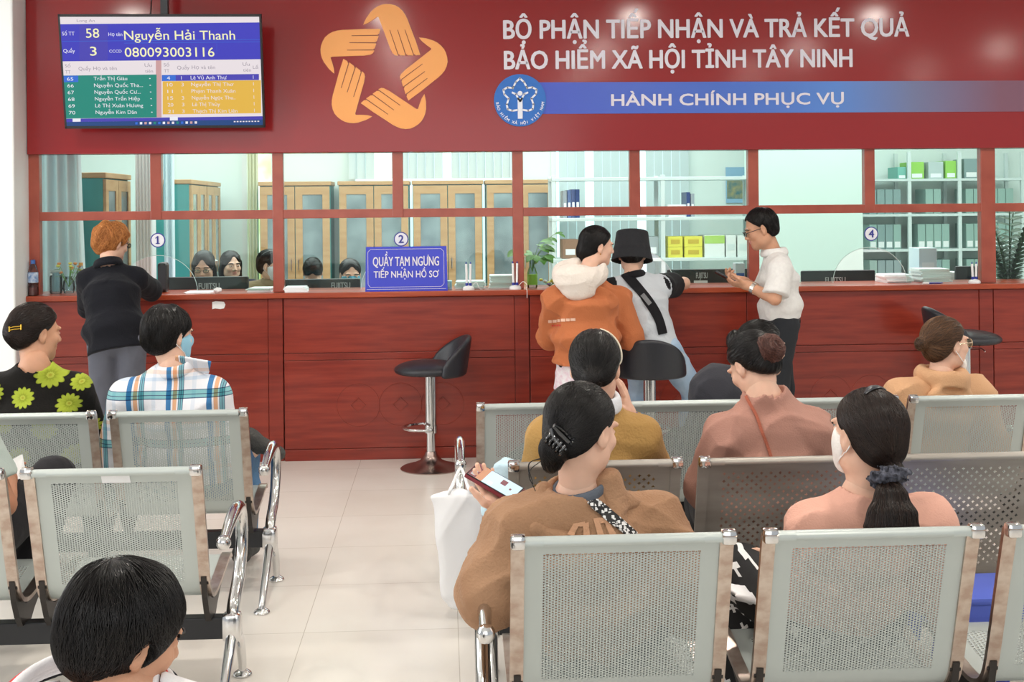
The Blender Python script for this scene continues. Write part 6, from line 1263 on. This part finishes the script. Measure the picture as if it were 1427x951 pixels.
# ================================================================== office furniture
CABW = wood('tan cabinet wood', (196, 156, 112), (182, 140, 96), .45, 0, (2, 2, 12)); TEAL = mat('teal cabinet side', (60, 148, 146), .5); DGL = mat('dark cabinet glass', (96, 112, 116), .12, spec=.6, var=((150, 166, 170), 2.6))
CW, CD, CH = .69, .42, 1.9
def cabinet_proto(label, w_):
    t = thing('filing_cabinet', label, 'cabinet', group='tan glass fronted cabinets')
    MB().box(-w_/2, w_/2, 0, CD, 0, CH-.04, bev=.004).build('body', [TEAL], t); MB().box(-w_/2-.01, w_/2+.01, -.025, CD+.005, CH-.04, CH, bev=.006).build('top_board', CABW, t)
    for q in (-1, 1):
        a, b = sorted((q*.004, q*(w_/2-.006))); mb = MB(); e = .07
        mb.box(a, a+e, -.022, -.001, .06, CH-.05); mb.box(b-e, b, -.022, -.001, .06, CH-.05); mb.box(a+e, b-e, -.022, -.001, .06, .14); mb.box(a+e, b-e, -.022, -.001, CH-.13, CH-.05); d = mb.build('door', CABW, t)
        MB().box(a+e, b-e, -.014, -.004, .14, CH-.13).build('glass_panel', DGL, d); MB().tube([(q*.036, -.022, 1.02), (q*.036, -.045, 1.03), (q*.036, -.045, 1.13), (q*.036, -.022, 1.14)], .006, 8).build('handle', CHROME, d, True)
    return t
cab0 = None
cab_seen = [(411, 'tan glass door cabinet nearest the garden window'), (521, 'tan glass door cabinet behind the clerks right of the white gap'), (624, 'tan glass door cabinet behind the blue notice'), (726, 'tan glass door cabinet behind the second post')]
for x, lab in cab_seen:
    if cab0 is None: cab0 = c = cabinet_proto(lab, CW)
    else: c = copy_tree(cab0)
    c['label'] = lab; c.location = (P(x, 300, 12.1)[0], 12.12, 0)
for (x, y, lab) in ((-2.41, 9.13, 'teal sided cabinet with wooden doors behind the person with ginger hair'), (-2.25, 11.28, 'teal sided cabinet with wooden doors seen left of window one clerks'), (-2.25, 12.0, 'teal sided cabinet at the far back corner beside the garden window')):
    c = copy_tree(cab0); c['label'] = lab; c.location = (x, y, 0); c.rotation_euler = (0, 0, PI/2)
# curtains and blinds
SHEER = mat('pale sheer curtain', (222, 236, 240), .8, var=((202, 222, 230), 3, (6, 1, .3)))
def curtain(label, x0, x1, Y, z0, z1, waves, m=SHEER, amp=.025, lean=0):
    a, b = P(x0, 300, Y)[0], P(x1, 300, Y)[0]; nx, nz = waves*10, 14; v = []; f = []
    for sgn in (0, 1):
        for j in range(nz+1):
            for i in range(nx+1):
                u_, w_ = i/nx, j/nz; v.append((a+(b-a)*u_+lean*(1-w_)**2*(u_-.2)-(a+b)/2, amp*math.sin(u_*waves*2*PI+.4*math.sin(3*w_))+sgn*.004, z0+(z1-z0)*w_))
    k = (nx+1)*(nz+1)
    for sgn in (0, 1):
        for j in range(nz):
            for i in range(nx): q = [sgn*k+j*(nx+1)+i, sgn*k+j*(nx+1)+i+1, sgn*k+(j+1)*(nx+1)+i+1, sgn*k+(j+1)*(nx+1)+i]; f.append(q if sgn == 0 else q[::-1])
    t = thing('curtain', label, 'curtain', ((a+b)/2, Y, 0)); mesh_np('drape', np.array(v), np.array(f), m, t, None, True); MB().tube([(a-(a+b)/2-.1, .0, z1+.01), (b-(a+b)/2+.1, 0, z1+.01)], .012, 10).build('curtain_rod', WHITE, t, True); return t
curtain('pale sheer curtain hanging at the far left behind the first pane', 58, 112, 8.62, .02, 2.6, 4, lean=.12); curtain('pale blue curtain behind the number one sticker', 228, 243, 10.6, .02, 2.6, 2)
curtain('cream curtain beside the garden window', 346, 360, 12.4, .02, 2.75, 3, mat('cream curtain', (226, 226, 196), .8))
def blind(label, x0, x1, Y, z0, z1, ang, gaps=()):
    a, b = P(x0, 260, Y)[0], P(x1, 260, Y)[0]; c = (a+b)/2; t = thing('vertical_blind', label, 'blind', (c, Y, 0)); MB().box(a-c, b-c, -.03, .085, z1, z1+.05).build('head_rail', WHITE, t); mb = MB(); n = int((b-a)/.085); R_ = np.array(Matrix.Rotation(ang, 3, 'Z'))
    for k in range(n):
        if k in gaps: continue
        mb.obox((a-c+(k+.5)*(b-a)/n, 0, (z0+z1)/2), (.089, .003, z1-z0), R_)
    mb.build('slats', mat('pale grey blind slats', (206, 218, 220), .7), t)
blind('pale vertical blind above the tan cabinets', 486, 724, 12.52, 1.93, 2.6, .35, (3, 4, 11)); blind('grey vertical blind behind the white shelf', 779, 960, 12.52, .5, 2.6, .12, (3, 9))
ribs = MB(); xa, xb = P(189, 300, 9.3)[0], P(212, 300, 9.3)[0]; ribs.box(xa, xb, 9.3, 9.42, 0, 3.2)
for k in range(5): ribs.tube([(xa+(k+.5)*(xb-xa)/5, 9.3, 0), (xa+(k+.5)*(xb-xa)/5, 9.3, 3.2)], (xb-xa)/11, 8)
structure(ribs, 'trim_1', mat('white ribbed trim', (240, 242, 244), .4))
# white open shelf with boxes
YS = 11.5; ALU = mat('pale aluminium', (216, 226, 226), .4, .2); sz = [.4, .78, P(900, 360, YS)[2], P(900, 303, YS)[2], P(900, 247, YS)[2]]
xs_ = [P(x, 300, YS)[0] for x in (772, 924, 1052)]; t = thing('open_shelf', 'white metal open shelf with binders and paper boxes behind the man in the bucket hat', 'shelf', ((xs_[0]+xs_[2])/2, YS+.2, 0)); so_ = ((xs_[0]+xs_[2])/2, YS+.2, 0)
for x in xs_:
    for y in (YS, YS+.36): MB().box(x-.02, x+.02, y, y+.035, 0, sz[-1]+.02, bev=.003).build('upright', ALU, t, off=so_)
for z in sz: MB().box(xs_[0]-.02, xs_[2]+.02, YS-.005, YS+.40, z-.03, z, bev=.003).build('shelf_board', ALU, t, off=so_)
BND = [mat('navy binder', (44, 66, 120), .4), mat('blue binder', (70, 96, 150), .4), mat('grey binder', (150, 158, 168), .4)]
for i, (x0, x1, y0, c, lab) in enumerate(((785, 790, 266, 2, 'grey folder, first of the upright row on the white shelf'), (791, 796, 265, 1, 'blue folder beside the grey folder on the white shelf'), (796.5, 802, 264, 0, 'navy folder, left one of the tall pair on the white shelf'), (802.5, 808, 264, 0, 'navy folder, right one of the tall pair on the white shelf'), (957, 962, 268, 0, 'navy folder standing right of the fallen papers on the white shelf'), (963, 968, 270, 2, 'grey folder at the end of the papers on the white shelf'))):
    box_thing('folder', lab, 'folder', x0, x1, y0, 303, YS+.05, .26, BND[c], sz[3], 'folders on the white shelf', (PAPER, .6, .3, .55), .002)
paper_stack('stack of white papers lying on the middle board of the white shelf', 929, 955, YS+.18, sz[3], .12, 12, 6, .24)
YEL = mat('yellow paper box', (226, 216, 84), .5); YLAB = mat('dull yellow label', (196, 170, 60), .5); GRL = mat('lime box end', (170, 206, 110), .5); WBX = mat('white paper box', (226, 230, 228), .5)
hh = (358-328)/1700*11.5/2
for (x0, x1, k, lab) in ((931, 951.5, 0, 'lower yellow paper box of the left pair'), (931, 951.5, 1, 'upper yellow paper box of the left pair'), (954, 979, 0, 'lower yellow paper box of the right pair'), (954, 979, 1, 'upper yellow paper box of the right pair')):
    a, b = P(x0, 350, YS+.04)[0], P(x1, 350, YS+.04)[0]; t = thing('paper_box', lab+' on the white shelf', 'box', ((a+b)/2, YS+.19, sz[2]+k*hh), 0, 'yellow paper boxes'); MB().box(-(b-a)/2, (b-a)/2, -.15, .15, 0.0005, hh-.001, bev=.004).build('box_body', YEL, t); MB().box(-(b-a)*.3, (b-a)*.3, -.152, -.15, hh*.3, hh*.7).build('box_label', YLAB, t)
for x0, x1, lab, cv in ((982, 1010, 'white paper box with a lime top right of the yellow boxes', (GRL, 1., .62, .98)), (1012, 1026, 'narrow white paper box left of the end box', (ALU, .7, .3, .6)), (1028, 1044, 'white paper box at the end of the white shelf', (ALU, .7, .3, .6))): box_thing('paper_box', lab, 'box', x0, x1, 328, 358, YS+.04, .3, WBX, sz[2], 'white paper boxes', cv)
for x0, x1, y0, m_, lab in ((784, 806, 334, mat('brown card', (150, 116, 96), .6), 'brown carton on the lower board of the white shelf'), (820, 846, 326, mat('grey card', (168, 176, 180), .6), 'grey carton behind the orange hoodie woman'), (902, 918, 330, mat('grey card', (168, 176, 180), .6), 'grey carton left of the yellow boxes')): box_thing('carton', lab, 'box', x0, x1, y0, 358, YS+.06, .26, m_, sz[2], None, (PAPER, .6, .2, .5))
# calendar on the back wall
c0, c1 = P(1012, 283, 12.58), P(1046, 233, 12.58); t = thing('wall_calendar', 'blue wall calendar with a landscape picture behind the fourth post', 'calendar', ((c0[0]+c1[0])/2, 12.58, c0[2])); hw = (c1[0]-c0[0])/2; hz = c1[2]-c0[2]
MB().box(-hw, hw, 0, .012, 0, hz).build('backing', mat('calendar blue', (150, 190, 220), .5), t); MB().box(-hw+.01, hw-.01, -.003, 0, hz*.12, hz*.68).build('picture', mat('calendar picture', (70, 120, 130), .5, var=((170, 160, 110), 14)), t)
# tall shelf of file boxes at the right
YR = 12.15; rz = [.44, .8, P(1290, 347, YR)[2], P(1290, 298, YR)[2], P(1290, 249, YR)[2]]; xs_ = [P(x, 300, YR)[0] for x in (1199, 1268, 1338, 1426)]; so_ = ((xs_[0]+xs_[-1])/2, YR+.2, 0); t = thing('file_rack', 'tall pale rack full of grey green file boxes behind window four', 'shelf', so_)
for x in xs_: MB().box(x-.018, x+.018, YR, YR+.03, 0, 2.15).build('upright', ALU, t, off=so_); MB().box(x-.018, x+.018, YR+.36, YR+.39, 0, 2.15).build('upright', ALU, t, off=so_)
for z in rz: MB().box(xs_[0]-.02, xs_[-1]+.02, YR-.004, YR+.40, z-.025, z).build('shelf_board', ALU, t, off=so_)
FB = [mat('grey green file box', (148, 178, 170), .6), mat('slate file box', (136, 160, 160), .6), mat('teal file box', (120, 186, 172), .6), mat('lime file box', (150, 206, 90), .6), mat('pale grey file box', (186, 200, 200), .6)]
fb_proto = {}
def file_box(x, z, k, w_, h_, lab, lean=0):
    key = (k, round(w_, 3), round(h_, 3))
    if key not in fb_proto:
        fb_proto[key] = c = thing('file_box', lab, 'file box', group='file boxes on the rack'); MB().box(-w_/2, w_/2, 0, .28, 0, h_, bev=.004).build('box_body', FB[k], c); MB().box(-w_*.36, w_*.36, -.002, 0, h_*.06, h_*.3).build('box_label', PAPER, c)
    else: c = copy_tree(fb_proto[key])
    c['label'] = lab; c.location = (x, YR+.04, z); return c
rr = random.Random(5)
for row, (z, lab) in enumerate(((rz[3], 'grey green file box standing in the upper row of the tall rack'), (rz[2], 'grey green file box with white tab in the lower row of the tall rack'), (rz[1], 'grey green file box in the row below the desk clutter'))):
    x = xs_[0]+.06
    while x < xs_[-1]-.05:
        if min(abs(x-q) for q in xs_) > .06 and not (row == 0 and rr.random() < .14): file_box(x, z+.001, rr.choice((0, 0, 1)), .078, .25, lab)
        x += .084
for x0, x1, k, h_, lab in ((1253, 1265, 2, .12, 'teal file box on top of the tall rack, left of the lime one'), (1270, 1290, 3, .17, 'lime file box on top of the tall rack nearest the left'), (1296, 1317, 4, .17, 'pale grey file box between the two lime ones'), (1320, 1335, 3, .18, 'lime file box at the right on top of the tall rack'), (1346, 1366, 1, .20, 'slate file box at the right end of the rack top')):
    a, b = P(x0, 240, YR)[0], P(x1, 240, YR)[0]; file_box((a+b)/2, rz[4]+.001, k, b-a, h_, lab)
# clutter on the right part of the desk
BF = mat('blue folder', (66, 112, 190), .5); PBF = mat('pale blue folder', (150, 186, 214), .5)
for x0, x1, Y, z, h_, m_, lab in ((1200, 1262, 8.95, .75, .24, PBF, 'pale blue folder pile on the desk behind window four'), (1235, 1290, 8.85, .75, .26, BF, 'blue folder pile on the desk behind the white bundles')):
    a, b = P(x0, 380, Y)[0], P(x1, 380, Y)[0]; t = thing('folder_pile', lab, 'folders', ((a+b)/2, Y, z)); mb = MB(); r = random.Random(int(x0))
    for k in range(7): mb.obox(((r.random()-.5)*.03, (r.random()-.5)*.03, h_*(k+.5)/7), (b-a-.03*r.random(), .24, h_/7*.9), np.array(Matrix.Rotation((r.random()-.5)*.15, 3, 'Z')), k % 2)
    mb.build('folders', [m_, PAPER], t)
box_thing('document_box', 'pale blue white document box standing on the desk behind window four', 'box', 1281, 1306, 346, 380, 8.9, .2, mat('pale card', (214, 226, 232), .5), .75, None, (PAPER, .7, .5, .8)); paper_stack('tall paper pile on the desk left of the dark grey monitor', 1308, 1338, 8.95, .75, .36, 22, 12, .22)
# ================================================================== bags and stool among the benches
bt, bb_ = P(641, 684, 4.83), P(643.5, 842, 4.83); F = Field(np.minimum(bt, bb_)-.2, np.maximum(bt, bb_)+.2, .007); F.add(esw(bt-A_(0, 0, .02), bb_, .118, .050, .034, .036, A_(1, 0, 0), .02), .02); F.add(rbox((bt+bb_)/2+A_(-.005, 0, .0), (.07, .02, .2), None, .02), .04); F.cut(bt+A_(.0, 0, .006), A_(.13, 0, 1), .002); F.folds(.012, .16, 9, [(1, 0, .1), (1, 0, -.3)]); o_ = A_(bt[0], bt[1], bb_[2])
t = thing('carrier_bag', 'white plastic carrier bag hanging from the end of the bench beside the brown hoodie woman', 'bag', o_); v, q, mi = F.mesh(); mesh_np('bag_body', v, q, mat('white plastic bag', (244, 245, 248), .45), t, None, True, o_)
for dy in (-.014, .014): MB().tube(smooth_path([bt+A_(-.05, dy, -.02), bt+A_(-.03, dy, .02), A_(.06, 5.05, .545), bt+A_(.03, dy, .02), bt+A_(.05, dy, -.02)], 6), .006, 8).build('handle', mat('white plastic bag', (244, 245, 248)), t, True, o_)
c = P(709, 660, 3.95); F = Field(c-.16, c+.14, .006); F.add(rbox(c+A_(0, .03, .0), (.034, .05, .036), rot(20), .014), .02); F.add(rc(c+A_(-.02, .04, -.01), A_(.145, 4.05, .615), .03, .03), .03); F.folds(.008, .08, 3); t = thing('cloth_bag', 'pale blue cloth bag slumped on the armrest beside the mustard sweater', 'bag', (c[0], c[1], .6)); v, q, mi = F.mesh(); mesh_np('bag_cloth', v, q, CL('pale blue cloth', (196, 222, 234), 120, .3), t, None, True, (c[0], c[1], .6))
BP = mat('blue plastic', (92, 112, 214), .35); BPD = mat('deep blue plastic', (58, 78, 196), .35); t = thing('plastic_stool', 'low blue plastic stool between the two right benches', 'stool', (1.60, 3.655, 0)); MB().box(-.17, .17, -.125, .125, .425, .45, bev=.01).build('seat', BP, t, True)
mb = MB(); mb.box(-.165, .165, -.12, -.108, .35, .43); mb.box(-.165, .165, .108, .12, .35, .43); mb.box(-.165, -.152, -.12, .12, .35, .43); mb.box(.152, .165, -.12, .12, .35, .43); mb.build('skirt', BP, t)
for sx_ in (-1, 1):
    for sy_ in (-1, 1): MB().tube([(sx_*.135, sy_*.095, .36), (sx_*.155, sy_*.11, 0)], [.024, .02], 8).build('leg', BPD, t, True)
lp = P(156, 663, 3.85); t = thing('paper_label', 'white paper label stuck on top of the empty grey seat back', 'label', (lp[0], 3.85, lp[2])); ys, zs_, ny, nz = prof(np.linspace(s_at_z(.815), s_at_z(.772), 6)); mb = MB(); v = []
for i in range(6):
    for dx in (-.044, .044): v.append((lp[0]+dx+.004*i/5, 3.86+ys[i]-.0022*1, zs_[i]-.0008))
mb.add(v, [(i*2, i*2+1, i*2+3, i*2+2) for i in range(5)]); mb.build('label_paper', PAPER, t, off=(lp[0], 3.85, lp[2]))
c = P(24, 652, 4.42); t = thing('paper_sheet', 'crumpled white paper held at the left edge', 'paper', c); mb = MB(); q = [P(6, 662, 4.40), P(18, 640, 4.44), P(29, 634, 4.46), P(33, 656, 4.44), P(26, 668, 4.40), P(14, 672, 4.38)]; q2 = [k_+A_(.004, .006, 0) for k_ in q]; mb.add(q+q2, [tuple(range(6)), tuple(range(6, 12))[::-1]]+[(i, (i+1) % 6, 6+(i+1) % 6, 6+i) for i in range(6)]); mb.build('sheet', PAPER, t, off=c)
c = P(1040, 834, 3.42); F = Field(c-.14, c+.14, .006); F.add(ell(c+A_(.02, .02, 0), (.085, .06, .02), np.array(Matrix.Rotation(.35, 3, 'Y'))), .01); F.folds(.01, .06, 2); t = thing('plastic_bag', 'crumpled white plastic bag on the lap of the woman in pink', 'bag', c); v, q, mi = F.mesh(); mesh_np('bag_film', v, q, mat('white plastic bag', (244, 245, 248)), t, None, True, c)
